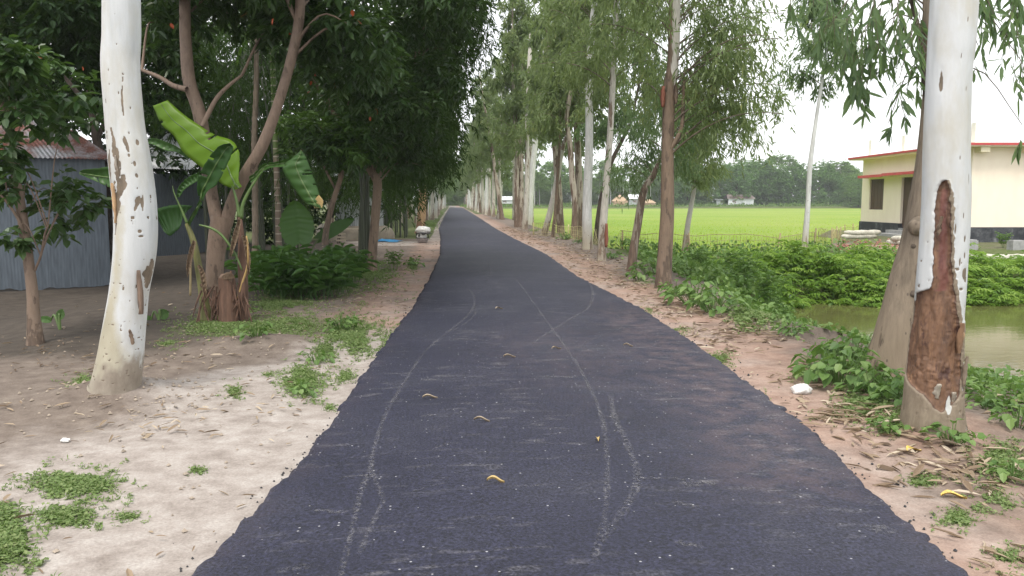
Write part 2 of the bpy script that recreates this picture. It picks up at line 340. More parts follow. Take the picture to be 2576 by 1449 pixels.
def ricemat():
    m, nt, bs, l = mat('young_rice'); v = coords(nt, (1, .35, 1), rnd=False)
    n = noise(nt, v, 3, 7, .75); n2 = noise(nt, coords(nt, rnd=False), .05, 4)
    a = ramp(nt, [(.3, (.13, .215, .02)), (.5, (.165, .26, .024)), (.72, (.20, .295, .032))], n).outputs[0]
    b = mixc(nt, mul(nt, ramp(nt, [(.4, grey(0)), (.62, grey(1))], n2).outputs[0], .8), a, (.235, .29, .05)); l(b, bs.inputs['Base Color'])
    bs.inputs['Roughness'].default_value = .8; bs.inputs['Specular IOR Level'].default_value = .2; bump(nt, bs, n, .8, .1); return m
M['ricefield'] = ricemat()
# ------------------------------------------------------------------ terrain
EL = [(500, 1449), (660, 1290), (830, 1085), (965, 880), (1040, 780), (1085, 700), (1110, 640), (1110, 600), (1105, 575), (1118, 545)]
ER = [(2420, 1449), (2230, 1290), (2030, 1085), (1760, 880), (1610, 780), (1455, 700), (1370, 640), (1290, 600), (1245, 575), (1200, 545)]
el = np.array([G(*p)[:2] for p in EL]); er = np.array([G(*p)[:2] for p in ER])
def xl(y): return np.interp(y, np.r_[-4, el[:, 1], 140, 420], np.r_[-1.35, el[:, 0], -1.0, -1.0])
def xr(y): return np.interp(y, np.r_[-4, er[:, 1], 140, 420], np.r_[1.95, er[:, 0], 2.6, 2.4])
def pond(x, y):                                         # signed distance-like: negative inside
    dx = 6.35+.35*np.sin(y*.9)-x+np.clip(y-13, 0, 3)*.25; dy = np.maximum(9.45+.12*np.sin(x*1.3)-y, y-(15.75+.15*np.sin(x*.8)))
    return np.where((dx > 0) & (dy > 0), np.hypot(dx, dy), np.maximum(dx, dy))
FENCE = [(1340, 592), (1440, 607), (1560, 627), (1700, 635), (1850, 637), (2000, 635), (2080, 620), (2160, 597)]
fw = np.array([G(*p)[:2] for p in FENCE])
def infield(x, y):
    near = np.interp(x, fw[:, 0], fw[:, 1]); return (x > 5.2) & (y > np.where(x < fw[0, 0], 41, near)+.3) & ((x*cy-y*sy < 16.2) | (x*sy+y*cy > 43)) & (y < 222)
def hz(x, y):
    x = np.asarray(x, float); y = np.asarray(y, float)
    h = -.30*sst(-4.2, -7.5, x)*(1-.4*sst(16, 24, y))
    h = h+.03*(fbm(x*1.3, y*1.3)-.5)*np.clip(np.abs(x-.8)-1.6, 0, 1)+.10*(fbm(x*.5+5, y*.5)-.5)*np.clip(np.abs(x-.8)-1.8, 0, 1)
    h = h-.03*np.exp(-((x-xl(y)+.25)/.35)**2)
    h = h+.15*np.exp(-(((x+2.72)/.42)**2+((y-6.55)/.38)**2))                                   # earth heaped at the left trunk
    b = np.exp(-(((x+2.15)/.75)**2+((y-8.75)/.42)**2)); h = h+.13*b
    h = h+.08*np.exp(-(((x-3.3)/.5)**2+((y-5.15)/.5)**2))
    d = pond(x, y); lip = np.where(y < 9.4, 4.0, np.where(y > 15, 1.5, 2.3))
    h = np.where(x > 3.9, h*1-(.72)*(1-sst(0, 1, d/lip))-.9*sst(0, -.8, d), h)
    h = h-.24*sst(4.7, 5.9, x)*sst(13.6, 15.5, y)*(1-sst(21.5, 24.5, y))
    f = infield(x, y); h = np.where(f, -.42, h)
    h = np.where((y > 24) & (x > 12) & (y < 44) & (~f), h+.04, h)
    h = h+.25*sst(222, 224, y)
    return h
def axis(stops):
    out = []
    for a, b, st in stops: out += list(np.arange(a, b, st))
    return np.array(out+[stops[-1][1]])
gx = axis([(-900, -100, 100), (-100, -20, 8), (-20, -9, .7), (-9, -5, .14), (-5, 6.6, .055), (6.6, 14, .2), (14, 40, 1), (40, 120, 8), (120, 900, 100)])
gy = axis([(-6, 2.6, .4), (2.6, 12, .06), (12, 20, .12), (20, 46, .35), (46, 100, 2), (100, 240, 4), (240, 400, 20), (400, 1600, 200)])
X, Y = np.meshgrid(gx, gy); Z = hz(X, Y)
nx, ny = len(gx), len(gy)
ii = (np.arange(ny-1)[:, None]*nx+np.arange(nx-1)[None, :])
GF = np.stack([ii, ii+1, ii+nx+1, ii+nx], -1).reshape(-1, 4)
dl = xl(Y)-X; dr = X-xr(Y)
sand = np.where(X < .8, (1-sst(.9-.6*sst(6.8, 9, Y), 2.3-1.2*sst(6.8, 9, Y), dl))*(1-.35*sst(7, 14, Y)), (1-sst(.25, .9, dr))*.75)
sand = np.where((X < .8) & (Y < 6.6), np.maximum(sand, (1-sst(1.0, 3.4, dl))*.8*(1-sst(5, 6.4, Y))), sand)
yard = np.exp(-(((X+2.6)/1.7)**2+((Y-30.5)/2.3)**2)); sand = np.maximum(sand, yard*1.1)
red = np.where(X > .8, (1-sst(.6, 1.9, dr))*.62, (1-sst(.5, 1.7, dl))*.62*sst(7.5, 11, Y)*(1-sst(26, 40, Y)))
rb = np.exp(-(((X-14.4)/1.7)**2+((Y-26.2)/2.4)**2)); red = np.maximum(red, rb)
dark = np.where(X < -1.4, sst(-1.6, -3.6, X)*sst(7.2, 9.4, Y), 0); dark = np.maximum(dark, np.where(X < -2.2, sst(12, 14, Y)*sst(-2.2, -3.2, X)*.9, 0))*(1-np.clip(yard*1.5, 0, 1))  # dark soil under the left trees, with their shade painted in
green = np.where(X > 4.6, sst(4.6, 5.6, X)*.9, 0)*(1-rb)*(1-.35*((X > 13.8) & (Y > 25) & (Y < 42))); green = np.maximum(green, np.where((X < -1) & (Y > 34), .75*(1-yard), 0))
green = np.maximum(green, .62*np.exp(-(((X+2.3)/1.6)**2+((Y-10.0)/.9)**2)))
green = np.where(Y > 100, np.maximum(green, .7), green)*np.where((dl < .3) & (dr < .3), 0, 1)
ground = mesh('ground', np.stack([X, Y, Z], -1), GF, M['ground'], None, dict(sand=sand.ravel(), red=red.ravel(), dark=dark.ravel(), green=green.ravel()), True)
tag(ground, 'bare sandy soil verges running beside the dark road', 'ground', None, 'structure')
def gz(x, y): return float(hz(x, y))
# road: a slab 4-6 cm thick with a ragged edge
ry = axis([(-4, 2.4, .3), (2.4, 14, .04), (14, 30, .1), (30, 60, .4), (60, 420, 3)])
rgl = np.random.default_rng(3); nc = 34
jl = (fbm(ry*6, ry*0+3, 3)-.5)*.035+(fbm(ry*28, ry*0+9, 3)-.5)*.05+rgl.normal(0, .008, len(ry)); jr = (fbm(ry*6, ry*0+40, 3)-.5)*.035+(fbm(ry*28, ry*0+49, 3)-.5)*.055+rgl.normal(0, .008, len(ry))
a, b = xl(ry)+jl, xr(ry)+jr
u = np.linspace(0, 1, nc)[None, :]; RX = a[:, None]*(1-u)+b[:, None]*u; RY = np.repeat(ry[:, None], nc, 1)
RZ = .03+.03*np.sin(math.pi*u)+.006*(fbm(RX*6, RY*6)-.5)
sk = np.array([-.05, -.02]);
RX = np.hstack([a[:, None]-.05, a[:, None]-.015, RX, b[:, None]+.015, b[:, None]+.05]); RY = np.hstack([RY[:, :1]]*2+[RY]+[RY[:, :1]]*2)
e = np.ones((len(ry), 1)); RZ = np.hstack([-.05*e, .018*e, RZ, .018*e, -.05*e])
nc2 = nc+4; ii = (np.arange(len(ry)-1)[:, None]*nc2+np.arange(nc2-1)[None, :]); RF = np.stack([ii, ii+1, ii+nc2+1, ii+nc2], -1).reshape(-1, 4)
fromr = b[:, None]-RX
dustA = np.exp(-((fromr-.35)/.45)**2)*sst(3.4, 4.4, RY)*(1-sst(9, 14, RY)); dustA = np.maximum(dustA, .5*np.exp(-((RX-1.2)/.8)**2-((RY-8)/2.0)**2))
dustA = np.maximum(dustA, .25*(1-sst(0, .2, np.minimum(fromr, RX-a[:, None]))))
road = mesh('road', np.stack([RX, RY, RZ], -1), RF, M['road'], None, dict(dust=dustA.ravel()), True)
tag(road, 'freshly laid dark asphalt road running straight away', 'road', None, 'structure')
def rz(x, y): t = np.clip((x-xl(y))/(xr(y)-xl(y)), 0, 1); return .03+.03*np.sin(math.pi*t)+.006*(fbm(x*6, y*6)-.5)
TR = [[(1165, 715), (1190, 740), (1193, 765), (1175, 795), (1120, 840), (1070, 880), (1035, 930), (1000, 985), (965, 1050), (940, 1130), (930, 1180), (905, 1240), (890, 1310), (862, 1420), (850, 1449)],
      [(1193, 768), (1196, 785), (1182, 805), (1130, 838)], [(932, 1175), (955, 1230), (962, 1260), (935, 1320), (900, 1400)],
      [(1290, 690), (1340, 760), (1390, 830), (1440, 900), (1480, 970), (1510, 1040), (1525, 1120), (1527, 1200), (1522, 1300), (1490, 1430)],
      [(1535, 985), (1545, 1050), (1570, 1100), (1600, 1180), (1600, 1230), (1560, 1300), (1510, 1370)],
      [(1483, 705), (1491, 735), (1482, 770), (1440, 800), (1390, 832), (1330, 870)], [(1583, 778), (1584, 803), (1550, 830), (1500, 850), (1440, 885)],
      [(1228, 655), (1232, 690), (1222, 712)], [(1190, 552), (1230, 570), (1205, 583)], [(1085, 1130), (1130, 1115), (1165, 1118)], [(850, 1195), (930, 1190)], [(1035, 1235), (1120, 1215)], [(1270, 1228), (1400, 1222)],
      [(1580, 1208), (1690, 1205), (1800, 1215)], [(780, 1275), (880, 1285)], [(1330, 910), (1450, 905)], [(1330, 950), (1460, 950)], [(1700, 1222), (1812, 1212)], [(1690, 1263), (1765, 1279)], [(2188, 1308), (2242, 1336)], [(690, 1430), (785, 1418)], [(1695, 1364), (1772, 1378)], [(1055, 1046), (1105, 1042)], [(1135, 850), (1220, 858)], [(1480, 735), (1530, 742)]]
ribs = []
for k, t in enumerate(TR):
    w0 = .55*[.022, .016, .018, .022, .032, .03, .014, .018, .03, .016, .016, .016, .018, .022, .022, .05, .05, .05, .04, .08, .04, .035, .03, .05, .03][k]
    g = np.array([G(*p, z=.055)[:2] for p in t]); s = spline(g, 12*len(t)) if len(t) > 2 else np.linspace(g[0], g[-1], 24)
    n = len(s); T = np.gradient(s, axis=0); T /= np.linalg.norm(T, axis=1)[:, None]; Nn = np.stack([-T[:, 1], T[:, 0]], -1)
    V = []; ed = []
    for q, wt in ((-1.6, 0), (-.7, 1), (.7, 1), (1.6, 0)):
        p2 = s+Nn*q*w0*(.8+.5*vn(np.arange(n)*.4, np.full(n, k)))[:, None]; V.append(np.column_stack([p2, rz(p2[:, 0], p2[:, 1])+.0045])); ed.append(np.full(n, wt, float)*np.clip(np.minimum(np.arange(n), n-1-np.arange(n))/4, 0, 1))
    V = np.stack(V, 1).reshape(-1, 3); ii = np.arange(n-1)[:, None]*4+np.arange(3)[None, :]
    mesh('dust_track', V, np.stack([ii, ii+1, ii+5, ii+4], -1).reshape(-1, 4), M['dust'], road, dict(edge=np.stack(ed, 1).ravel()))
# water, rice
px_ = np.linspace(5.4, 60, 60); py_ = np.linspace(8.2, 17.2, 20)
WX, WY = np.meshgrid(px_, py_); ii = (np.arange(19)[:, None]*60+np.arange(59)[None, :])
tag(mesh('pond_water', np.stack([WX, WY, np.full_like(WX, -.60)], -1), np.stack([ii, ii+1, ii+61, ii+60], -1).reshape(-1, 4), M['water'], None, None, True), 'murky green pond water below the fern bank', 'pond', None, 'structure')
fx = axis([(5, 20, .5), (20, 60, 2), (60, 260, 10)]); fy = axis([(23, 60, .5), (60, 222, 4)])
FX, FY = np.meshgrid(fx, fy); ok = infield(FX, FY) | False
FZ = -.28+.05*(fbm(FX*1.5, FY*1.5)-.5); ii = (np.arange(len(fy)-1)[:, None]*len(fx)+np.arange(len(fx)-1)[None, :])
keep = ok[:-1, :-1] & ok[1:, 1:] & ok[:-1, 1:] & ok[1:, :-1]
tag(mesh('rice_field', np.stack([FX, FY, FZ], -1), np.stack([ii, ii+1, ii+len(fx)+1, ii+len(fx)], -1)[keep].reshape(-1, 4), M['ricefield'], None, None, True), 'bright green young rice field reaching the far trees', 'field', None, 'structure')
# ------------------------------------------------------------------ foliage
def unit(v): return v/(np.linalg.norm(v, axis=-1, keepdims=True)+1e-9)
def leaves(pos, d, nrm, ln, wd, broad=False, fold=.18, droop=.12):
    d = unit(d); s = unit(np.cross(d, nrm)); n = unit(np.cross(s, d)); ln = np.asarray(ln)[:, None]; wd = np.asarray(wd)[:, None]
    tip = pos+d*ln; tip = tip-np.array((0, 0, 1))*ln*droop
    if not broad:
        V = np.stack([pos, pos+d*ln*.42+s*wd*.5+n*wd*fold, tip, pos+d*ln*.42-s*wd*.5+n*wd*fold], 1); k = 4
        Fc = np.arange(len(pos))[:, None]*4+np.arange(4)[None, :]
    else:
        a = pos+d*ln*.28; c = pos+d*ln*.68-np.array((0, 0, 1))*ln*droop*.35
        V = np.stack([pos, a+s*wd*.46+n*wd*fold, c+s*wd*.42+n*wd*fold*.8, tip, c-s*wd*.42+n*wd*fold*.8, a-s*wd*.46+n*wd*fold], 1); k = 6
        o = np.arange(len(pos))[:, None]*6
        Fc = np.concatenate([o+np.array([[0, 1, 2, 3]]), o+np.array([[0, 3, 4, 5]])], 0)
    return V.reshape(-1, 3), Fc, k
def leafmesh(name, parts, m, parent, origin=None):      # parts: list of (V, F, k, rnd per leaf)
    V = []; Fc = []; A = []; b = 0
    for v, f, k, r in parts: V.append(v); Fc.append(f+b); A.append(np.repeat(r, k)); b += len(v)
    return mesh(name, np.concatenate(V), np.concatenate(Fc), m, parent, dict(rnd=np.concatenate(A)), False, origin)
def trunk(name, path, rad, m, parent, seg=14, n=60, lump=.06, seed=0, origin=None, flare=.25):
    q = spline(np.column_stack([path, rad]), n); z0 = q[0, 2]
    V, Fc = tube(q[:, :3], q[:, 3]*(1+flare*np.exp(-(q[:, 2]-z0)/.22)), seg)
    th = np.tile(np.arange(seg)/seg*6, n); zz = np.repeat(q[:, 2], seg); c = np.repeat(q[:, :3], seg, 0)
    k = 1+lump*(2*fbm(th*1.0+seed*3.1, zz*2.2+seed, 3)-1)*np.where(np.tile(np.arange(seg), n) == 0, 1, 1)
    return mesh(name, c+(V-c)*k[:, None], Fc, m, parent, None, True, origin)
def euc_foliage(rng, fn, zlo, zhi, rad, nbr, ll=.15, lw=.024, strands=6, per=9, pts=6, az=None, top=True, sl=(.25, .7), rise=1.0):
    # drooping strands of narrow leaves along arching branches; fn(z) is the trunk's axis; returns leaf parts and branch tubes
    PS, DS = [], []; tw = MB()
    for i in range(nbr):
        z0 = zlo+(zhi-zlo)*(i+rng.random())/nbr; t = (z0-zlo)/(zhi-zlo+1e-6); a = rng.uniform(*az) if az else rng.uniform(0, 2*math.pi)
        Lb = rad*(.55+.6*rng.random())*(1-.55*t if top else 1)
        base = np.array(fn(z0)); dr = np.array((math.cos(a), math.sin(a), 0)); up = rise*rng.uniform(.5, 1.0)
        s = np.linspace(0, 1, 9)[:, None]; side = np.array((-dr[1], dr[0], 0))*rng.normal(0, .18)
        br = base+dr*Lb*s*.8+np.array((0, 0, 1))*Lb*(up*s-.62*up*s**2)+side*Lb*s**2
        tw.tube(br, np.linspace(.013, .004, 9)*Lb/1.6, 5, False)
        for j in range(pts):
            u = .3+.7*(j+rng.random())/pts; c = np.array([np.interp(u, s[:, 0], br[:, k]) for k in range(3)])+rng.normal(0, .13, 3)*Lb*.5*np.array((1, 1, .7))
            for q in range(strands):
                st = c+rng.normal(0, .13, 3); Ls = rng.uniform(*sl); dv = unit(np.array((rng.normal(0, .35), rng.normal(0, .35), -1))+dr*.2)
                uu = rng.random(per)[:, None]; PS.append(st+dv*Ls*uu+rng.normal(0, .025, (per, 3))); DS.append(np.repeat(dv[None], per, 0))
    p = np.concatenate(PS); d = unit(np.concatenate(DS)*.9+rng.normal(0, .42, p.shape)); n = len(p)
    clump = fbm(p[:, 0]*1.3+p[:, 1], p[:, 2]*1.3+3, 3)
    V, Fc, k = leaves(p, d, rng.normal(0, 1, p.shape), ll*rng.uniform(.6, 1.25, n), lw*rng.uniform(.7, 1.3, n), False, .1, .1)
    return (V, Fc, k, np.clip(.15+.7*clump+rng.normal(0, .14, n), 0, 1)), tw
def broad_foliage(rng, clumps, ll, lw, per, spread=1.0, droop=.25, flat=.8):
    # clumps: rows of x, y, z, radius; leaves sit in whorls on twig ends inside each clump
    PS, DS, NS = [], [], []
    for x, y, z, r in clumps:
        n = int(per*r*r/.25); wh = max(3, n//7)
        dd = unit(rng.normal(0, 1, (wh, 3))); cc = np.array((x, y, z))+dd*r*(rng.random((wh, 1))**.45)*np.array((1, 1, flat))
        for c, d0 in zip(cc, dd):
            m = 7; a = rng.uniform(0, 6.28)+np.arange(m)*6.28/m+rng.normal(0, .3, m)
            v = np.stack([np.cos(a), np.sin(a), np.full(m, -.05)], -1)*.8+d0*.45+np.array((0, 0, -droop)); v = v+rng.normal(0, .22, v.shape)
            PS.append(np.repeat(c[None], m, 0)+rng.normal(0, .03, (m, 3))*spread); DS.append(v); NS.append(np.array((0, 0, 1))+rng.normal(0, .3, (m, 3))+d0*.3)
    p = np.concatenate(PS); n = len(p); cl = fbm(p[:, 0]*1.1+p[:, 1]*.7, p[:, 2]*1.2+11, 3)
    V, Fc, k = leaves(p, np.concatenate(DS), np.concatenate(NS), ll*rng.uniform(.6, 1.2, n), lw*rng.uniform(.75, 1.2, n), True, .16, .2)
    return (V, Fc, k, np.clip(.1+.6*cl+rng.normal(0, .16, n), 0, 1))
def pxpath(pts, d=None, z0=None):                       # traced trunk: rows of (px, py, width px) from the foot up, at the foot's distance
    f = G(pts[0][0], pts[0][1], 0 if z0 is None else z0); d = d or fwd(f); out = []; rr = []
    for i, (x, y, wpx) in enumerate(pts):
        p = P(x, y, d); out.append(p); rr.append(wpx/2*math.hypot(d, p[2]-EYE)/F)
    return np.array(out), np.array(rr), d
def axis_fn(path):
    def fn(z): return np.array([np.interp(z, path[:, 2], path[:, 0]), np.interp(z, path[:, 2], path[:, 1]), z])
    return fn
def extend(path, rad, ztop, rtop, lean=.4):             # carry a trunk on above the frame
    v = path[-1]-path[max(0, len(path)-3)]; v = v/max(v[2], .3); v[:2] *= lean
    out = [path]; r = [rad]; k = 4
    for i in range(1, k+1):
        t = i/k; out.append((path[-1]+v*(ztop-path[-1][2])*t)[None]); r.append(np.array([rad[-1]*(1-t)+rtop*t]))
    return np.vstack(out), np.concatenate(r)
def sink(path, rad, dz=.12): return np.vstack([path[:1]-np.array((0, 0, dz)), path]), np.r_[rad[:1]*1.05, rad]
EUC = 'roadside eucalyptus trees'
def euc_tree(pts, label, bk, ztop, crown, seed, leaf='euc', d=None, group=None, lump=.05, z0=None, cat='tree', name='eucalyptus_tree'):
    rng = np.random.default_rng(seed); p, r, d = pxpath(pts, d, z0)
    if ztop: p, r = extend(p, r, ztop, .03)
    base = p[0].copy(); p2, r2 = sink(p, r); root = empty(name, base, label, cat, group)
    trunk('trunk', p2, r2, M[bk], root, 16, 90, lump, seed)
    fn = axis_fn(p); first = True
    for kw in crown:
        kw = dict(kw); lf, tw = euc_foliage(rng, fn, **kw)
        leafmesh('crown' if first else 'low_branch', [lf], M[leaf], root); tw.build('twigs', M['twig'], root, True); first = False
    return root, p, d
# --- right row, traced trunks
near = dict(ll=.15, lw=.028, strands=6, per=10, pts=6)
R3, r3p, r3d = euc_tree([(1668, 724, 40), (1674, 620, 37), (1679, 521, 34), (1679, 400, 31), (1681, 312, 30), (1684, 215, 28), (1686, 170, 17), (1689, 104, 16), (1690, 0, 15)],
    'thick brown eucalyptus with a peeled white upper trunk, standing beside the fern bank', 'bark_brown', 10.5,
    [dict(zlo=2.2, zhi=4.8, rad=2.5, nbr=18, az=(-.9, .9), top=False, **near), dict(zlo=3.0, zhi=9.8, rad=2.1, nbr=40, **near)], 31)
def on_trunk(path, rad, z, across, out=1.0):            # point on the camera side of a trunk; across -1..1 is left..right of it
    c = axis_fn(path)(z); r = np.interp(z, path[:, 2], rad)*out; a = across*math.pi/2
    rt = np.array((cy, -sy, 0)); fr = np.array((-sy, -cy, 0)); return c+r*(rt*math.sin(a)+fr*math.cos(a))
def flap(name, parent, c, w, h, m, curl=.05, seed=0):   # a curling sheet of bark
    rt = np.array((cy, -sy, 0)); fr = np.array((-sy, -cy, 0)); V = []; n = 9; rng = np.random.default_rng(seed)
    for i in range(n):
        t = i/(n-1); ww = w*(.35+.65*math.sin(math.pi*(.15+.75*t)))
        for k in (-1, -.3, .3, 1):
            V.append(c+rt*(k*ww/2+rng.normal(0, .004))+np.array((0, 0, h*t))+fr*(curl*(t**2)+.5*w*(1-k*k)))
    ii = np.arange(n-1)[:, None]*4+np.arange(3)[None, :]
    o = mesh(name, np.array(V), np.stack([ii, ii+1, ii+5, ii+4], -1).reshape(-1, 4), m, parent, None, True)
    sol = o.modifiers.new('thick', 'SOLIDIFY'); sol.thickness = .012; return o
_, rr3, _ = pxpath([(1668, 724, 40), (1674, 620, 37), (1679, 521, 34), (1679, 400, 31), (1681, 312, 30), (1686, 215, 30), (1692, 160, 24), (1695, 104, 24), (1697, 0, 23)])
# pale upper trunk left bare where the brown bark has gone, and the two curled flaps under it
pa, ra, _ = pxpath([(1687, 245, 22), (1693, 160, 26), (1696, 104, 26), (1698, 0, 25)], r3d)
pa, ra = extend(pa, ra, 9, .05); pa = pa+np.array((cy, -sy, 0))*.012
trunk('bare_upper_trunk', pa, ra*.93, M['bark_pale'], R3, 14, 50, .04, 5, flare=0)
flap('bark_flap', R3, P(1667, 270, r3d-.12), .09, .36, M['bark_red'], .03, 1); flap('bark_flap', R3, P(1700, 262, r3d-.1), .08, .36, M['bark_brown'], .02, 2)
pf, rf_, _ = pxpath([(1684, 378, 13), (1712, 330, 11), (1718, 280, 9), (1720, 200, 7)], r3d-.05); trunk('limb', pf, rf_, M['bark_brown'], R3, 9, 24, .03, 3, flare=0)
R4, p4, d4 = euc_tree([(1588, 682, 23), (1595, 620, 21), (1603, 573, 20), (1619, 484, 19), (1645, 438, 15), (1668, 380, 9)], 'short leaning eucalyptus with white and brown patches left of the thick brown trunk', 'bark_mix', 3.6,
    [dict(zlo=2.0, zhi=3.7, rad=1.5, nbr=15, top=False, **near)], 32, 'euc2')
R5, p5, d5 = euc_tree([(1513, 657, 22), (1517, 573, 20), (1525, 469, 17.5), (1533, 364, 15.5), (1541, 219, 15), (1549, 78, 13), (1550, 0, 12)], 'straight cream eucalyptus with a red bark wound near its foot', 'bark_pale', 12,
    [dict(zlo=4.4, zhi=11.5, rad=2.1, nbr=44, ll=.19, lw=.042, strands=6, per=10, pts=6)], 33)
flap('red_wound', R5, P(1525, 622, d5-.13), .1, .62, M['bark_red'], .0, 4)
R6, p6, d6 = euc_tree([(1478, 628, 26), (1477, 521, 24), (1482, 364, 20), (1483, 182, 17), (1491, 52, 15), (1496, 0, 13)], 'stout smooth white eucalyptus at the edge of the leaf littered verge', 'bark_white', 14,
    [dict(zlo=4.5, zhi=13.5, rad=2.3, nbr=48, ll=.21, lw=.048, strands=6, per=10, pts=6)], 34)
euc_tree([(1499, 611, 14), (1510, 515, 13), (1535, 417, 11), (1567, 349, 9), (1590, 300, 6)], 'dark slanting tree partly hidden behind the straight cream eucalyptus', 'bark_dark', 7.5,
    [dict(zlo=3.6, zhi=7.3, rad=1.9, nbr=18, ll=.21, lw=.05, strands=6, per=9, pts=6)], 35, 'euc2')
euc_tree([(1443, 600, 18), (1447, 521, 16), (1439, 443, 15), (1434, 364, 13), (1426, 292, 12), (1440, 200, 10)], 'crooked dark barked eucalyptus just left of the stout white one', 'bark_mix', 13,
    [dict(zlo=4.2, zhi=12.5, rad=2.3, nbr=42, ll=.23, lw=.055, strands=6, per=9, pts=6)], 36)
euc_tree([(1368, 593, 17), (1387, 521, 15), (1405, 432, 12), (1418, 364, 10), (1450, 280, 8)], 'pale eucalyptus leaning steeply right over the rice fence', 'bark_pale', 11,
    [dict(zlo=5.0, zhi=10.5, rad=2.1, nbr=32, ll=.24, lw=.058, strands=6, per=8, pts=6)], 37)
euc_tree([(1391, 597, 11), (1398, 521, 8), (1403, 440, 8), (1408, 360, 6)], 'thin brown stem touching the steeply leaning pale eucalyptus', 'bark_brown', 9,
    [dict(zlo=5.0, zhi=8.8, rad=1.4, nbr=12, ll=.24, lw=.058, strands=5, per=8, pts=5)], 38)
R11, p11, d11 = euc_tree([(1320, 576, 15), (1326, 469, 13), (1326, 323, 11), (1332, 156, 10), (1334, 85, 5)], 'tall eucalyptus with a snapped bare top and few side shoots', 'bark_pale', None,
    [dict(zlo=4.5, zhi=8.5, rad=1.3, nbr=10, ll=.26, lw=.06, strands=5, per=8, pts=5)], 39)
euc_tree([(1300, 573, 13), (1299, 469, 13), (1301, 364, 11), (1292, 250, 9)], 'brown streaked eucalyptus just left of the snapped one', 'bark_mix', 14,
    [dict(zlo=4.8, zhi=13.5, rad=2.3, nbr=42, ll=.27, lw=.065, strands=6, per=8, pts=6)], 40)
euc_tree([(1723, 629, 14), (1731, 562, 13), (1746, 479, 10), (1752, 420, 7)], 'small leaning eucalyptus with low drooping leaves in front of the far rice', 'bark_pale', 4.6,
    [dict(zlo=2.1, zhi=4.8, rad=1.8, nbr=22, ll=.19, lw=.042, strands=7, per=10, pts=6, top=False)], 41, 'euc')
euc_tree([(2023, 636, 17), (2032, 521, 12.5), (2038, 417, 11.5), (2053, 302, 9), (2069, 198, 7), (2079, 120, 5)], 'slender bare white eucalyptus standing alone between pond and rice field', 'bark_white', 8.5,
    [dict(zlo=4.9, zhi=8.5, rad=1.5, nbr=22, ll=.2, lw=.045, strands=6, per=10, pts=5)], 42, 'euc2')
# --- the two big white trunks beside the camera: bark wear is laid out on each trunk's own angle and height
def heromat():
    m, nt, bs, l = mat('smooth_white_bark_with_wear'); v = coords(nt, (1, 1, .12), rnd=False); v2 = coords(nt, (1, 1, .5), rnd=False)
    st = noise(nt, v, 7, 5, .6); n3 = noise(nt, v2, 16, 5, .7); n4 = noise(nt, v2, 4, 4)
    c = ramp(nt, [(.25, (.36, .38, .385)), (.45, (.50, .515, .52)), (.75, (.58, .59, .59))], st).outputs[0]
    big = noise(nt, coords(nt, (1, 1, .45), rnd=False), 2.6, 5, .65); c = mixc(nt, ramp(nt, [(.46, grey(0)), (.64, grey(.62))], big).outputs[0], c, (.42, .39, .31))
    def layer(c, a, lo, hi, n, k=.5, d=1.0):
        ad = N(nt, 'ShaderNodeMath', operation='MULTIPLY_ADD', i_1=k, i_2=-k/2); l(n3, ad.inputs[0]); s = N(nt, 'ShaderNodeMath', operation='ADD'); l(attr(nt, a), s.inputs[0]); l(ad.outputs[0], s.inputs[1])
        f = ramp(nt, [(.4, grey(0)), (.4+.2*d, grey(1))], s.outputs[0]).outputs[0]
        return mixc(nt, f, c, ramp(nt, [(.3, lo), (.7, hi)], n).outputs[0]), f
    c, _ = layer(c, 'stain', (.33, .30, .22), (.48, .445, .35), n4, .7, 2.2)
    c, _ = layer(c, 'earth', (.20, .165, .13), (.30, .26, .21), n3, .5, 2)
    c, _ = layer(c, 'bark', (.15, .115, .08), (.27, .22, .16), n3, .35, .5)
    c, f1 = layer(c, 'flake', (.09, .07, .05), (.22, .17, .12), n3, .25, .5)
    c, f2 = layer(c, 'wound', (.04, .021, .015), (.235, .125, .068), noise(nt, coords(nt, (1, 1, .2), rnd=False), 16, 8, .8), .25, .5)
    sap = ramp(nt, [(.56, grey(0)), (.64, grey(.9))], noise(nt, coords(nt, (1, 1, .5), rnd=False), 9, 5, .7)).outputs[0]; c = mixc(nt, mul(nt, sap, f2), c, (.05, .02, .015))
    pal = ramp(nt, [(.58, grey(0)), (.66, grey(.7))], noise(nt, coords(nt, (1, 1, .1), rnd=False), 12, 5, .7)).outputs[0]; c = mixc(nt, mul(nt, pal, f2), c, (.42, .24, .13))
    e = ramp(nt, [(.35, grey(0)), (.5, grey(.85)), (.75, grey(0))], attr(nt, 'wound')).outputs[0]; c = mixc(nt, e, c, (.075, .04, .03))
    core = ramp(nt, [(.3, grey(0)), (.8, grey(.7))], attr(nt, 'core')).outputs[0]; c = mixc(nt, core, c, ramp(nt, [(.3, (.10, .03, .03)), (.62, (.24, .085, .06)), (.75, (.42, .21, .12))], st).outputs[0])
    l(c, bs.inputs['Base Color']); bs.inputs['Roughness'].default_value = .65
    h = N(nt, 'ShaderNodeMath', operation='MULTIPLY_ADD', i_1=.25); l(n3, h.inputs[0]); sb = N(nt, 'ShaderNodeMath', operation='SUBTRACT', i_0=1.0); l(f2, sb.inputs[1]); l(sb.outputs[0], h.inputs[2]); bump(nt, bs, h.outputs[0], .6, .02)
    return m
M['hero'] = heromat()
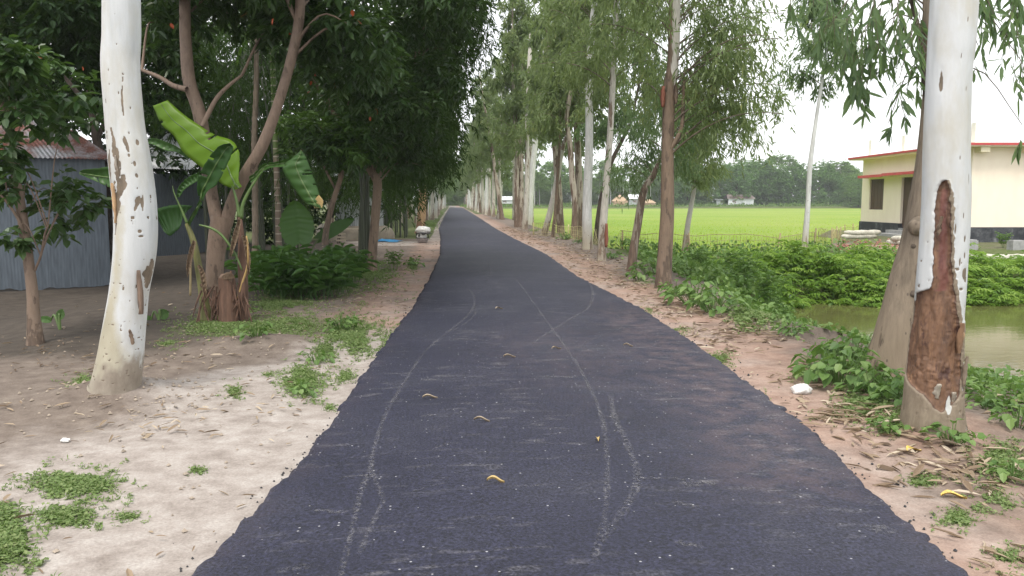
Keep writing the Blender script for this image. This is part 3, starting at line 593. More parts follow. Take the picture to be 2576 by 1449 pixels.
def hero(pts, label, ztop, rtop, masks, disp, crown, seed):
    p, r, d = pxpath(pts); base = p[0].copy(); p0 = p; yz = lambda y: float(np.interp(-y, -np.array([q[1] for q in pts]), p0[:, 2]))
    p, r = extend(p, r, ztop, rtop, 1); p2, r2 = sink(p, r, .2); seg = 120
    q = spline(np.column_stack([p2, r2]), 900); zc = q[:, 2]; lim = zc < 4.2; q = np.vstack([q[lim], q[~lim][::12]])
    V, Fc = tube(q[:, :3], q[:, 3]*(1+.22*np.exp(-np.clip(q[:, 2], 0, 9)/.12)), seg); cen = np.repeat(q[:, :3], seg, 0); dv = unit(V-cen)
    rt = np.array((cy, -sy, 0)); fr = np.array((-sy, -cy, 0)); ang = np.arctan2(dv@rt, dv@fr); z = V[:, 2]
    at = masks(ang, z, yz); n = fbm(ang*3+seed, z*9, 4)-.5
    rr = np.linalg.norm(V-cen, axis=1); k = disp(at, ang, z, n)+.012*(fbm(np.cos(ang)*2+5, z*2+np.sin(ang)*2, 3)-.5)
    V = cen+dv*(rr+k)[:, None]
    root = empty('eucalyptus_tree', base, label, 'tree', EUC); mesh('trunk', V, Fc, M['hero'], root, at, True)
    rng = np.random.default_rng(seed); fn = axis_fn(p); first = True
    for kw in crown:
        lf, tw = euc_foliage(rng, fn, **kw); leafmesh('crown' if first else 'low_branch', [lf], M['euc'], root); tw.build('twigs', M['twig'], root, True); first = False
    return root, p, r, d
def band(z, zs, v): o = np.argsort(zs); return np.interp(z, np.array(zs)[o], np.array(v)[o])
def blob(ang, z, a, zc, wa, hh, n): return np.clip(1.3-np.hypot((ang-a)/wa, (z-zc)/hh)-.7*n, 0, 1)
def cream_masks(ang, z, yz):                            # left trunk
    n = fbm(ang*4+2, z*14, 4)-.5; n2 = fbm(ang*7+9, z*30, 3); fl = np.zeros_like(z)
    cr = lambda u, v: (math.asin(max(-.98, min(.98, (u-band(v, [0, 330, 600, 800, 1050, 1250, 1449], [612, 608, 629, 652, 679, 679, 652]))/band(v, [0, 600, 800, 1050, 1449], [85, 89, 97, 101, 94])))), yz(v*.5))
    def strip(pts, wd):
        nonlocal fl
        q = np.array([cr(*t) for t in pts]); a = np.interp(z, q[::-1, 1], q[::-1, 0]); ok = (z < q[0, 1]) & (z > q[-1, 1])
        t = np.clip((z-q[-1, 1])/(q[0, 1]-q[-1, 1]+1e-6), 0, 1); ww = wd/97*(.4+.9*np.sin(math.pi*np.clip(t, 0, 1)))*(1+3.0*n+1.2*(n2-.5))
        fl = np.maximum(fl, np.where(ok, np.clip(1.35-np.abs(ang-a+.12*n)/ww, 0, 1), 0))
    strip([(603, 650), (620, 720), (635, 800), (638, 950), (628, 1060), (612, 1180)], 13); strip([(590, 755), (586, 860), (592, 940)], 11); strip([(668, 880), (660, 940), (652, 985)], 16)
    strip([(655, 365), (655, 480), (662, 600)], 4); strip([(632, 930), (630, 1060), (618, 1110)], 16); strip([(700, 1080), (705, 1150)], 7); strip([(735, 985), (720, 1060)], 8)
    strip([(768, 1300), (758, 1380), (745, 1449)], 22); strip([(668, 690), (690, 770)], 6); strip([(575, 1290), (580, 1350)], 7); strip([(745, 980), (748, 1060)], 5)
    for u, v, wu, hv in [(718, 722, 14, 20), (714, 825, 10, 18), (721, 884, 11, 14), (690, 785, 8, 11), (725, 948, 5, 6), (620, 90, 4, 8), (628, 238, 4, 6), (592, 365, 3, 6), (558, 160, 3, 6), (596, 435, 3, 6), (735, 1160, 14, 10), (740, 1185, 16, 6), (556, 45, 3, 6), (594, 595, 3, 6)]:
        a, zz = cr(u, v); fl = np.maximum(fl, blob(ang, z, a, zz, wu/97*.75, hv*.5/F*6.4*.95, 1.6*n+.5*(n2-.5)))
    low = np.clip((yz(575)-z)/.25, 0, 1)
    dash = np.where(vn(ang*8+3, z*44) > .89, .9, 0)*low*np.where(vn(ang*1.6+8, z*3) > .42, 1, .0); fl = np.maximum(fl, dash*.8)
    stain = np.clip(.75*np.exp(-((ang+.15+.9*np.clip(z-.4, -1, .3))/.55)**2)*(z < yz(515))+.7*np.clip((yz(720)-z)/.5, 0, 1)*np.exp(-((ang+.75)/.5)**2)+.45*np.clip((yz(800)-z)/.3, 0, 1), 0, 1)
    earth = np.clip((yz(840)-z+.25*n)/.34, 0, 1)*np.clip(.95+.4*np.sin(ang), .25, 1)
    zero = np.zeros_like(z); return dict(flake=fl, stain=stain, earth=earth, bark=zero, wound=zero, core=zero)
L1, l1p, l1r, l1d = hero([(284, 1002, 104), (290, 979, 106), (303, 901, 106), (317, 796, 97), (326, 724, 93), (340, 625, 101), (340, 525, 101), (326, 400, 98), (314, 300, 89), (304, 165, 87), (306, 0, 84)],
    'big wavy white eucalyptus trunk standing in the bare soil, flaked with dark slits', 11, .06, cream_masks, lambda at, a, z, n: -.004*at['flake']+.012*n*np.exp(-np.clip(z, 0, 5)/.3), [dict(zlo=5.2, zhi=10.5, rad=2.0, nbr=16, ll=.16, lw=.03, strands=5, per=8)], 51)
def wound_masks(ang, z, yz):                            # right trunk with its long bark wound
    n = fbm(ang*4+2, z*16, 4)-.5; v2y = lambda v: 440+v*.46
    vs = [30, 60, 90, 200, 320, 450, 580, 615, 650, 720, 780, 900, 1000, 1100, 1180, 1240, 1262]
    eL = [318, 296, 288, 283, 282, 278, 272, 262, 215, 130, 120, 110, 110, 120, 225, 262, 290]; eR = [320, 336, 343, 345, 347, 352, 360, 362, 365, 375, 395, 425, 416, 408, 392, 325, 292]
    tl = band(np.array(vs), [40, 300, 600, 760, 1000, 1300], [262, 258, 240, 225, 198, 178]); tr = band(np.array(vs), [40, 300, 600, 760, 1000, 1300], [503, 500, 483, 470, 460, 452])
    uL = np.clip((np.array(eL)-(tl+tr)/2)/((tr-tl)/2), -1.6, .98); uR = np.clip((np.array(eR)-(tl+tr)/2)/((tr-tl)/2), -.98, .98)
    aL = np.where(uL < -.98, -math.pi/2+(uL+.98)*.9, np.arcsin(np.clip(uL, -.98, .98))); aR = np.arcsin(uR); zs = [yz(v2y(v)) for v in vs]
    n = n+.6*(fbm(ang*9, z*45, 2)-.5); L_, R_ = band(z, zs, aL)+.14*n, band(z, zs, aR)+.2*n; ok = (z < zs[0]) & (z > zs[-1])
    wd = np.where(ok, np.clip(.5+np.minimum(ang-L_, R_-ang)/.16, 0, 1), 0)
    core = np.where(ok & (z > yz(v2y(625))) & (z < yz(v2y(80))), np.exp(-((ang-(.45*L_+.55*R_))/(.30*(R_-L_)+.02))**2), 0)
    lowz = yz(v2y(1010)); slv = np.clip((lowz-z+.2*n)/.10, 0, 1)*np.where(ang < .95+1.2*n, 1, 0)
    rim = np.where(ok, np.clip(1.3-np.abs(ang-R_-.05)/(.06+.10*(z < yz(v2y(560)))+.1*vn(z*8, z*0)), 0, 1), 0)*.9
    side = np.clip((yz(v2y(760))-z)/.1, 0, 1)*np.where((ang > R_) & (ang < .95+2.0*n), 1, 0)*.9
    back = np.where((np.abs(ang) > 2.0), np.clip((1.2-z)/.5, 0, 1), 0)
    bark = np.maximum.reduce([slv, rim, side, back])
    fl = np.zeros_like(z)
    for a, y, wa, hh in [(.55, 688, .19, .055), (.5, 640, .06, .03), (.25, 655, .06, .035), (.45, 598, .09, .035), (.3, 540, .04, .03), (.95, 500, .08, .05), (.1, 400, .02, .02), (.35, 230, .03, .03), (-.05, 575, .05, .05), (-.8, 205, .12, .09), (.4, 722, .16, .012), (.7, 300, .02, .05), (.0, 150, .025, .03), (.9, 620, .05, .05), (1.0, 760, .07, .1), (1.15, 560, .05, .07), (.35, 860, .1, .06), (.7, 830, .15, .05), (-.35, 430, .03, .06), (.62, 450, .02, .05), (.15, 60, .02, .02)]:
        fl = np.maximum(fl, blob(ang, z, a, yz(y), wa, hh, n))
    fl = np.maximum(fl, np.where(vn(ang*6+1, z*24) > .86, .75, 0)*np.clip((yz(480)-z)/.4, 0, 1))
    earth = np.clip((yz(1050)-z)/.2, 0, 1)*.6; stain = np.clip((yz(940)-z)/.3, 0, 1)*np.exp(-((ang+.9)/.35)**2)+.35*np.clip((yz(560)-z)/.6, 0, 1)*np.exp(-((ang+1.2)/.3)**2)
    wh = np.maximum(blob(ang, z, .06+.3*(z-yz(1005)), yz(1005), .13, .085, n), blob(ang, z, .3, yz(1085), .2, .05, n)); bark = bark*(1-wh); wd = wd*(1-wh)
    return dict(flake=fl*.8, stain=np.clip(stain, 0, 1), earth=earth*(1-wh), bark=bark, wound=wd, core=core)
R1, r1p, r1r, r1d = hero([(2345, 1092, 130), (2346, 1040, 126), (2352, 900, 119), (2361, 790, 113), (2367, 716, 113), (2379, 521, 110), (2381, 365, 105), (2387, 182, 101), (2400, 0, 103)],
    'big white eucalyptus trunk with a long raw brown bark wound beside the pond', 11, .06, wound_masks,
    lambda at, a, z, n: -.022*at['wound']+.03*n*at['wound']+.012*at['bark']-.005*at['flake'], [dict(zlo=5.5, zhi=10.5, rad=2.0, nbr=14, ll=.17, lw=.03, strands=5, per=8)], 52)
def strip_at(root, path, rad, dd, px, py, w_, h_, m_, curl, sd_): flap('bark_strip', root, P(px, py, dd-.01)-np.array((-sy, -cy, 0))*0+np.array((-sy, -cy, 0))*np.interp(P(px, py, dd)[2], path[:, 2], rad)*.75, w_, h_, m_, curl, sd_)
for a_ in [(373, 785, .05, .34, 'bark_mix', .02, 3), (311, 560, .035, .3, 'bark_strip', .03, 5), (318, 480, .025, .26, 'bark_mix', .04, 6), (352, 860, .03, .12, 'bark_brown', .03, 7)]: strip_at(L1, l1p, l1r, l1d, a_[0], a_[1], a_[2], a_[3], M[a_[4]], a_[5], a_[6])
for a_ in [(2386, 880, .045, .2, 'bark_strip', .03, 9), (2330, 990, .05, .1, 'bark_pale', .03, 12), (2366, 1010, .055, .1, 'bark_pale', .02, 13), (2338, 590, .03, .12, 'bark_brown', .03, 14), (2398, 960, .03, .2, 'bark_white', .02, 15)]: strip_at(R1, r1p, r1r, r1d, a_[0], a_[1], a_[2], a_[3], M[a_[4]], a_[5], a_[6])
# leaning brown tree behind it, with knobs and long hanging leaves
pts2 = [(2243, 945, 128), (2258, 860, 112), (2275, 767, 97), (2290, 690, 83), (2303, 625, 72), (2316, 521, 60), (2326, 432, 48), (2334, 328, 38), (2337, 230, 28), (2336, 120, 20), (2330, 0, 16)]
p2_, r2_, d2_ = pxpath(pts2); base = p2_[0].copy(); p2e, r2e = extend(p2_, r2_, 7.5, .02); ps, rs = sink(p2e, r2e)
R2 = empty('leaning_tree', base, 'leaning brown tree with knobs growing behind the wounded white trunk', 'tree', EUC)
trunk('trunk', ps, rs, M['bark_lean'], R2, 26, 150, .12, 12, flare=.1)
def knob(px, py, wpx, hpx, parent, m, seed):
    bm = bpy.data.meshes.new('k'); import bmesh; b = bmesh.new(); bmesh.ops.create_icosphere(b, subdivisions=3, radius=1); rng = np.random.default_rng(seed)
    c = P(px, py, d2_)-np.array((-sy, -cy, 0))*0; rr = np.interp(c[2], p2_[:, 2], r2_); ax = axis_fn(p2_)(c[2]); rt = np.array((cy, -sy, 0)); fr = np.array((-sy, -cy, 0))
    o = float(np.clip((c-ax)@rt, -rr*.95, rr*.95)); pos = ax+rt*o+fr*math.sqrt(max(rr*rr-o*o, .0001))*.92; s = d2_/F
    V = np.array([v.co for v in b.verts]); Fc = [[v.index for v in f.verts] for f in b.faces]; b.free()
    V = V*(1+.35*(fbm(V[:, 0]*2+seed, V[:, 2]*2+V[:, 1], 3)-.5))[:, None]; V = pos+V*np.array((wpx*s/2, wpx*s/2*.75, hpx*s/2)); mesh('knob', V, Fc, m, parent, None, True)
knob(2301, 678, 40, 50, R2, M['bark_lean'], 1); knob(2300, 570, 60, 50, R2, M['bark_lean'], 2); knob(2278, 735, 22, 20, R2, M['bark_dark'], 3); knob(2285, 618, 16, 14, R2, M['bark_dark'], 6)
rng = np.random.default_rng(61); fn = axis_fn(p2e)
pb, rb_, _ = pxpath([(2332, 250, 16), (2322, 170, 13), (2318, 100, 11), (2292, 0, 9), (2285, -60, 8)], d2_-.02); trunk('limb', pb, rb_, M['bark_dark'], R2, 8, 24, .03, 3, flare=0)
pb, rb_, _ = pxpath([(2345, 330, 12), (2339, 200, 8), (2338, 60, 6), (2340, -60, 5)], d2_+.08); trunk('limb', pb, rb_, M['bark_lean'], R2, 8, 24, .03, 3, flare=0)
def sprays(rng, boxes, ll, lw):                         # hanging leafy strands: (px, py, spread px, drop px, strands, distance)
    PS, DS = [], []; tw = MB()
    for px, py, sp_, dp, n, d in boxes:
        n = max(1, int(n*.62))
        top = P(px, py-dp*.25, d); s = d/F; a = fn(min(max(top[2]+.35, 2.3), 7)); tw.tube(spline([a, (a+top)/2+np.array((0, 0, .3)), top], 8), np.linspace(.008, .003, 8), 5, False)
        for i in range(n):
            st = P(px+rng.normal(0, sp_/2), py+rng.normal(-.15, .25)*dp, d+rng.normal(0, .22)); Ls = dp*s*rng.uniform(.3, .75); k = rng.integers(5, 10)
            dv = unit(np.array((rng.normal(0, .22), rng.normal(0, .22), -1))); u_ = (np.arange(k)+rng.random(k))/k
            tw.tube([st, st+dv*Ls], [.0028, .0015], 4, False); PS.append(st+dv*Ls*u_[:, None]); DS.append(np.repeat(dv[None], k, 0)*.8)
    p = np.concatenate(PS); n = len(p); d = unit(np.concatenate(DS)+rng.normal(0, .36, p.shape))
    V, Fc, k = leaves(p, d, rng.normal(0, 1, p.shape), ll*rng.uniform(.6, 1.25, n), lw*rng.uniform(.7, 1.25, n), True, .12, .1)
    return (V, Fc, k, np.clip(rng.normal(.42, .25, n), 0, 1)), tw
SP = [(2060, 25, 50, 90, 9, 7.4), (2120, 55, 60, 150, 16, 7.2), (2185, 70, 60, 190, 18, 7.0), (2240, 60, 60, 220, 20, 6.9), (2290, 50, 40, 200, 12, 6.8), (2080, 100, 45, 110, 8, 7.3), (2150, 150, 45, 130, 10, 7.0),
      (2215, 175, 50, 160, 11, 6.9), (2262, 230, 30, 130, 5, 6.8), (2160, 205, 30, 90, 4, 7.1), (2020, 15, 30, 60, 5, 7.5), (2235, 320, 12, 45, 2, 6.9), (2310, 190, 25, 160, 7, 7.1), (2200, -40, 130, 120, 18, 7.1),
      (2560, 30, 60, 130, 16, 7.0), (2500, 60, 40, 100, 9, 7.0), (2535, 130, 30, 150, 8, 7.1), (2570, 190, 25, 140, 7, 7.0), (2465, 150, 18, 90, 4, 7.2), (2480, -30, 100, 120, 18, 7.0), (2440, 215, 10, 50, 1, 7.1), (2572, 330, 10, 60, 2, 7.1)]
lf, tw = sprays(rng, SP, .155, .034); leafmesh('crown', [lf], M['euc2'], R2); tw.build('twigs', M['twig'], R2, True)
# --- left side trees
def clumps(rng, boxes):                                 # boxes: px0, py0, px1, py1, d0, d1, n, r
    out = []
    for x0, y0, x1, y1, d0, d1, n, r in boxes:
        for i in range(n): out.append(tuple(P(rng.uniform(x0, x1), rng.uniform(y0, y1), rng.uniform(d0, d1)))+(r*rng.uniform(.75, 1.25),))
    return out
def bough(name, parent, pts, d, m, seg=9, dd=0):
    p, r, _ = pxpath(pts, d)
    if dd: p = p+np.array((sy, cy, 0))*np.linspace(0, dd, len(p))[:, None]
    return trunk(name, p, r, m, parent, seg, 50, .06, len(pts), flare=0)
LT = 'broadleaf trees on the shaded left side'
def broad_tree(name, label, foot, trunks, bk, boxes, ll, lw, per, lm, seed, extra=None, d=None, group=LT):
    rng = np.random.default_rng(seed); p, r, d = pxpath(trunks[0], d); root = empty(name, p[0], label, 'tree', group); ps, rs = sink(p, r)
    trunk('trunk', ps, rs, M[bk], root, 18, 80, .07, seed)
    for t in trunks[1:]: bough('limb', root, t[0], d, M[bk], 12, t[1])
    cl = clumps(rng, boxes); lf = broad_foliage(rng, cl, ll, lw, per); leafmesh('crown', [lf], M[lm], root)
    tw = MB(); wood = [spline(p, 20)[8:]]
    for t in trunks[1:]:
        lp, _, _ = pxpath(t[0], d); wood.append(spline(lp+np.array((sy, cy, 0))*np.linspace(0, t[1], len(lp))[:, None], 20)[6:])
    wood = np.vstack(wood)
    used_w = {}
    for c in cl[::2]:
        c3 = np.array(c[:3]); dd = np.linalg.norm(wood-(c3-np.array((0, 0, .5))), axis=1); a = wood[int(np.argmin(dd))]
        kq = int(np.argmin(dd)); used_w[kq] = used_w.get(kq, 0)+1
        if dd.min() > 2.2 or used_w[kq] > 2: continue
        mid = (a+c3)/2+np.array((0, 0, .25)); tw.tube(spline([a, mid, c3], 8), np.linspace(.022, .005, 8)*(.4 if name == 'small_tree' else 1), 5, False)
    if tw.v: tw.build('twigs', M[bk], root, True)
    if extra: extra(root, rng)
    return root, p, d
def redleaves(n, boxes):
    def f(root, rng):
        q = np.array([P(rng.uniform(b[0], b[2]), rng.uniform(b[1], b[3]), b[4]) for b in [boxes[i % len(boxes)] for i in range(n)]]); dd = np.array((0, 0, -1))+rng.normal(0, .5, q.shape)
        V, Fc, k = leaves(q, dd, rng.normal(0, 1, q.shape)+np.array((-sy, -cy, 0))*1.5, rng.uniform(.07, .11, n), rng.uniform(.035, .055, n), True, .1, .1); leafmesh('red_leaves', [(V, Fc, k, rng.random(n))], M['redleaf'], root)
    return f
FK, fkp, fkd = broad_tree('forked_tree', 'forked pinkish grey tree with curving limbs growing behind the banana plant', None,
    [[(530, 792, 46), (537, 724, 43), (543, 640, 44), (552, 585, 50), (560, 545, 54)], ([(548, 560, 36), (533, 505, 31), (520, 440, 32), (502, 330, 33), (487, 270, 33), (462, 200, 31), (450, 100, 28), (445, 0, 26), (440, -180, 18)], .3), ([(568, 565, 34), (582, 520, 31), (612, 455, 30), (665, 365, 29), (704, 266, 25), (738, 156, 24), (759, 62, 24), (768, -40, 22), (790, -200, 14)], -.2), ([(508, 318, 12), (535, 250, 11), (560, 212, 9), (590, 180, 6)], .3), ([(470, 225, 14), (430, 213, 12), (390, 190, 10), (340, 170, 8)], .2)],
    'bark_fork', [(380, -330, 900, -40, 9.5, 13.5, 46, .55), (360, -40, 640, 70, 11.5, 14, 16, .42), (640, -40, 960, 140, 10.5, 13.5, 26, .42), (780, 90, 980, 210, 11.5, 13.5, 9, .36), (360, 30, 440, 150, 12, 13.5, 6, .36)], .17, .065, 210, 'mango', 71, redleaves(6, [(600, 10, 720, 60, 10.3), (880, 20, 920, 60, 10.5), (380, 20, 430, 60, 11), (700, 80, 860, 220, 11)]))
broad_tree('small_tree', 'slim young tree with big ragged leaves standing before the blue grey tin wall', None,
    [[(89, 857, 36), (84, 790, 29), (80, 724, 26), (57, 550, 24), (37, 425, 20), (25, 325, 18), (4, 265, 15), (-10, 180, 11)], ([(66, 620, 9), (60, 560, 8), (30, 500, 6), (0, 470, 5)], -.2), ([(88, 680, 6), (112, 640, 5.5), (130, 590, 5), (147, 568, 4)], -.2)],
    'bark_fork', [(-60, 150, 120, 290, 8, 9.6, 15, .24), (60, 210, 250, 330, 8.6, 9.8, 8, .2), (-20, 350, 60, 500, 8.2, 9, 8, .2), (60, 450, 250, 590, 8.7, 9.8, 10, .19), (-30, 90, 60, 180, 8, 9, 5, .22), (0, 560, 60, 640, 8.3, 8.8, 2, .12)], .155, .085, 235, 'mango', 72, redleaves(3, [(80, 120, 100, 150, 8.5), (200, 170, 215, 200, 8.6)]))
broad_tree('large_tree', 'large dark crowned tree rising behind the rusty roofed shed', None, [[(285, 640, 30), (270, 470, 26), (250, 380, 22), (240, 330, 20), (225, 200, 18), (210, 0, 14)], ([(245, 350, 12), (280, 250, 10), (330, 150, 8), (360, 50, 6)], .5), ([(235, 280, 12), (160, 200, 10), (90, 110, 8), (0, 20, 7)], .5)],
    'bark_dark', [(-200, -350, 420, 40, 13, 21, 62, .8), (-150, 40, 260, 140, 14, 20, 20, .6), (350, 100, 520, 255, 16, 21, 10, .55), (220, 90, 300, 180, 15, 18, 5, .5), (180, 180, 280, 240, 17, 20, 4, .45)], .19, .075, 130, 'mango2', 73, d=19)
broad_tree('bent_tree', 'reddish brown tree with a bent trunk under dense dark leaves near the road', None, [[(936, 682, 25), (936, 646, 23), (944, 547, 22), (950, 469, 22), (944, 446, 21), (931, 425, 19), (918, 395, 16)], ([(925, 408, 14), (890, 340, 12), (840, 280, 10), (800, 200, 8)], -.5), ([(920, 400, 14), (960, 320, 12), (1010, 220, 10), (1060, 100, 8)], .5)],
    'bark_red' if False else 'bark_brown', [(780, 60, 1010, 390, 14.5, 20, 46, .6), (900, -300, 1180, 90, 14, 20, 46, .7), (960, 60, 1140, 300, 15, 20, 26, .55), (1100, -300, 1215, 90, 15.5, 20, 16, .5), (1010, 280, 1120, 420, 16, 20, 9, .5)], .17, .06, 150, 'mango', 74, redleaves(7, [(760, 130, 800, 230, 13), (930, 260, 960, 300, 14), (820, 200, 880, 340, 13.6)]))
broad_tree('young_tree', 'young bright leaved tree with a slanting stem behind the tall leafy clump', None, [[(818, 600, 14), (824, 562, 14), (840, 500, 13), (858, 443, 12), (865, 400, 9)]], 'bark_brown', [(715, 300, 930, 395, 14, 16, 20, .26), (820, 380, 880, 430, 15, 16, 3, .2)], .15, .065, 250, 'mid', 75, d=15.6)
# papaya, areca palm
pp, pr, pd = pxpath([(641, 702, 17), (642, 650, 16), (642, 500, 15), (640, 350, 14), (645, 200, 12), (643, 30, 10), (643, -30, 8)]); PA = empty('papaya_tree', pp[0], 'thin knobbly papaya stem rising straight behind the forked tree', 'tree', None)
ps, rs = sink(pp, pr); q = spline(np.column_stack([ps, rs]), 260); V, Fc = tube(q[:, :3], q[:, 3], 12); cen = np.repeat(q[:, :3], 12, 0); th = np.tile(np.arange(12), 260); row = np.repeat(np.arange(260), 12)
V = cen+(V-cen)*(1+.16*((row//4+th//2) % 2)*(row % 4 < 2))[:, None]; mesh('trunk', V, Fc, M['bark_lean'], PA, None, True)
def palmate(root, c, n, stalk, size, m, rng, name='leaf', down=.2):
    for i in range(n):
        a = 6.28*i/n+rng.normal(0, .2); e = c+np.array((math.cos(a), math.sin(a), rng.uniform(-down, .4)))*stalk; b_ = MB().tube(spline([c, (c+e)/2+np.array((0, 0, .1)), e], 6), .012, 5, False)
        lo = link(name, bpy.data.meshes.new(name), root); V, Fc = list(b_.v), list(b_.f)
        for j in range(9):
            bb = a+(j-4)*.5; t = e+np.array((math.cos(bb), math.sin(bb), -.35))*size*(1-.06*abs(j-4)); s_ = np.array((-math.sin(bb), math.cos(bb), 0))*size*.13; k = len(V); mid = (e*.45+t*.55)
            V += [tuple(e), tuple(mid+s_), tuple(t), tuple(mid-s_)]; Fc.append((k, k+1, k+2, k+3))
        me = lo.data; o = np.array(root.location); me.from_pydata([tuple(np.array(v)-o) for v in V], [], Fc); me.materials.append(m); at = me.attributes.new('rnd', 'FLOAT', 'POINT'); at.data.foreach_set('value', np.full(len(V), rng.random(), np.float32))
palmate(PA, pp[-1], 9, .6, .35, M['mango'], np.random.default_rng(3))
fr_ = MB()
for i in range(5): c = P(643+6*math.sin(i*2), 18+4*i, pd-.08+.05*(i % 2)); fr_.tube([c+np.array((0, 0, .05)), c, c-np.array((0, 0, .09)), c-np.array((0, 0, .14))], [.01, .04, .045, .012], 8)
fr_.build('fruit', M['stem'], PA, True)
ap, ar, ad_ = pxpath([(702, 655, 16), (701, 594, 15.5), (699, 521, 15), (693, 365, 13.5), (688, 224, 13), (685, 90, 15), (684, 40, 12)]); AP = empty('areca_palm', ap[0], 'ringed areca palm trunk, green at the top, among the dark left trees', 'palm', None)
def arecamat():
    m, nt, bs, l = mat('ringed_palm_stem'); tc = nt.nodes.new('ShaderNodeTexCoord'); sx = nt.nodes.new('ShaderNodeSeparateXYZ'); l(tc.outputs['Object'], sx.inputs[0])
    wv = N(nt, 'ShaderNodeTexWave', wave_type='BANDS', bands_direction='Z', i_Scale=1.55, i_Distortion=.4); l(tc.outputs['Object'], wv.inputs['Vector']); rr = ramp(nt, [(.90, grey(0)), (.97, grey(1))], wv.outputs['Fac']).outputs[0]
    lo = ramp(nt, [(.0, (.14, .105, .08)), (.52, (.16, .125, .09)), (.6, (.085, .13, .03)), (1, (.09, .16, .03))]); mr = N(nt, 'ShaderNodeMapRange', i_1=0.0, i_2=5.0); l(sx.outputs['Z'], mr.inputs[0]); l(mr.outputs[0], lo.inputs[0])
    l(mixc(nt, rr, lo.outputs[0], (.30, .27, .22)), bs.inputs['Base Color']); bs.inputs['Roughness'].default_value = .55; return m
ps, rs = sink(ap, ar); trunk('trunk', ps, rs, arecamat(), AP, 14, 90, .01, 3)
def frond(root, c, a, ln, m, rng, n=26, lf=.35, droop=.9, rise=.5, name='frond'):
    t = np.linspace(0, 1, 12)[:, None]; d = np.array((math.cos(a), math.sin(a), 0)); rach = c+d*ln*t*.85+np.array((0, 0, 1))*ln*(rise*t-droop*t*t); tb = MB().tube(rach, np.linspace(.02, .004, 12), 5, False)
    u_ = np.linspace(.18, 1, n); p = np.array([[np.interp(x, t[:, 0], rach[:, k]) for k in range(3)] for x in u_]); side = np.array((-d[1], d[0], 0)); V0 = np.array(tb.v); F0 = np.array(tb.f)
    pos = np.concatenate([p, p]); dd = np.concatenate([side[None]+d*.5+np.array((0, 0, -.55)), -side[None]+d*.5+np.array((0, 0, -.55))]).repeat(n, 0)+rng.normal(0, .12, (2*n, 3))
    V, Fc, k = leaves(pos, dd, np.repeat(np.array([[0, 0, 1.]]), 2*n, 0), np.full(2*n, lf)*np.tile(np.sin(math.pi*(.2+.75*u_)), 2), np.full(2*n, lf*.11), False, .1, .35)
    mesh(name, np.concatenate([V0, V]), np.concatenate([F0, Fc+len(V0)]), m, root, dict(rnd=np.r_[np.full(len(V0), .5), np.repeat(rng.random(2*n), k)]))
rg = np.random.default_rng(8)
for i in range(8): frond(AP, ap[-1]+np.array((0, 0, .05)), .4+i*.785, 1.5, M['mid'], rg, 30, .5, 1.0 if i % 3 else 1.7, .7)
# bamboo thickets: culms and long drooping leaves
def bamboo(label, px0, px1, d0, d1, nc_, hgt, boxes, seed, lw=.034, ll=.2, per=300, lm='bamboo', vis=()):
    rng = np.random.default_rng(seed); c0 = P((px0+px1)/2, 520, (d0+d1)/2); c0[2] = gz(c0[0], c0[1]); root = empty('bamboo_thicket', c0, label, 'bamboo', 'bamboo thickets left of the road')
    ft = [(rng.uniform(px0, px1), rng.uniform(d0, d1)) for _ in range(nc_)]+list(vis)
    for i, (px, d) in enumerate(ft):
        f = P(px, 520, d); z = gz(f[0], f[1]); t = np.linspace(0, 1, 14)[:, None]; a = rng.uniform(0, 6.28); ln = hgt*rng.uniform(.7, 1); q = np.array((f[0], f[1], z-.1))+np.array((0, 0, 1))*t*ln+np.array((math.cos(a), math.sin(a), 0))*.22*ln*t**2.5
        k = np.ones(14); trunk('culm', q, np.linspace(.042, .012, 14)*rng.uniform(.8, 1.15), M['culm'], root, 7, 16, 0, i, flare=0)
    PS, DS = [], []
    for x0, y0, x1, y1, e0, e1, n, r in boxes:
        for i in range(n):
            c = P(rng.uniform(x0, x1), rng.uniform(y0, y1), rng.uniform(e0, e1)); k = int(per*r)
            for s in range(max(1, k//9)):
                st = c+rng.normal(0, r*.5, 3); dv = unit(np.array((rng.normal(0, .5), rng.normal(0, .5), -.75))); PS.append(st+dv*rng.random((9, 1))*r*1.1); DS.append(np.repeat(dv[None], 9, 0))
    p = np.concatenate(PS); n = len(p); d = np.concatenate(DS)+rng.normal(0, .4, p.shape); V, Fc, k = leaves(p, d, rng.normal(0, 1, p.shape), ll*rng.uniform(.6, 1.2, n), lw*rng.uniform(.7, 1.2, n), False, .1, .15)
    leafmesh('foliage', [(V, Fc, k, np.clip(.1+.6*fbm(p[:, 0]*1.2, p[:, 2]*1.2, 3)+rng.normal(0, .15, n), 0, 1))], M[lm], root); return root
bamboo('dark bamboo thicket drooping towards the road beside the bent tree', 885, 950, 21, 25, 7, 7.5, [(1000, 60, 1170, 300, 19, 25, 46, .6), (960, 250, 1110, 440, 20, 26, 34, .6), (1080, 300, 1140, 400, 21, 25, 9, .5), (1120, -60, 1215, 120, 19, 24, 20, .55)], 81, vis=[(912, 18.6), (918, 18.7), (926, 18.8), (905, 19.2)])
bamboo('bamboo thicket with hanging strands behind the forked tree', 510, 760, 21, 29, 26, 9, [(380, 30, 900, 290, 20, 28, 80, .75), (510, 280, 900, 470, 21, 30, 52, .7)], 82)
bamboo('bamboo thicket behind the grey tin house, reaching the stripped trunk', 890, 1040, 34, 44, 26, 9, [(880, 330, 1060, 500, 30, 42, 44, .85), (960, 100, 1110, 360, 28, 40, 40, .9), (1050, 250, 1130, 420, 40, 55, 22, .9)], 83, .055, .28, 200)
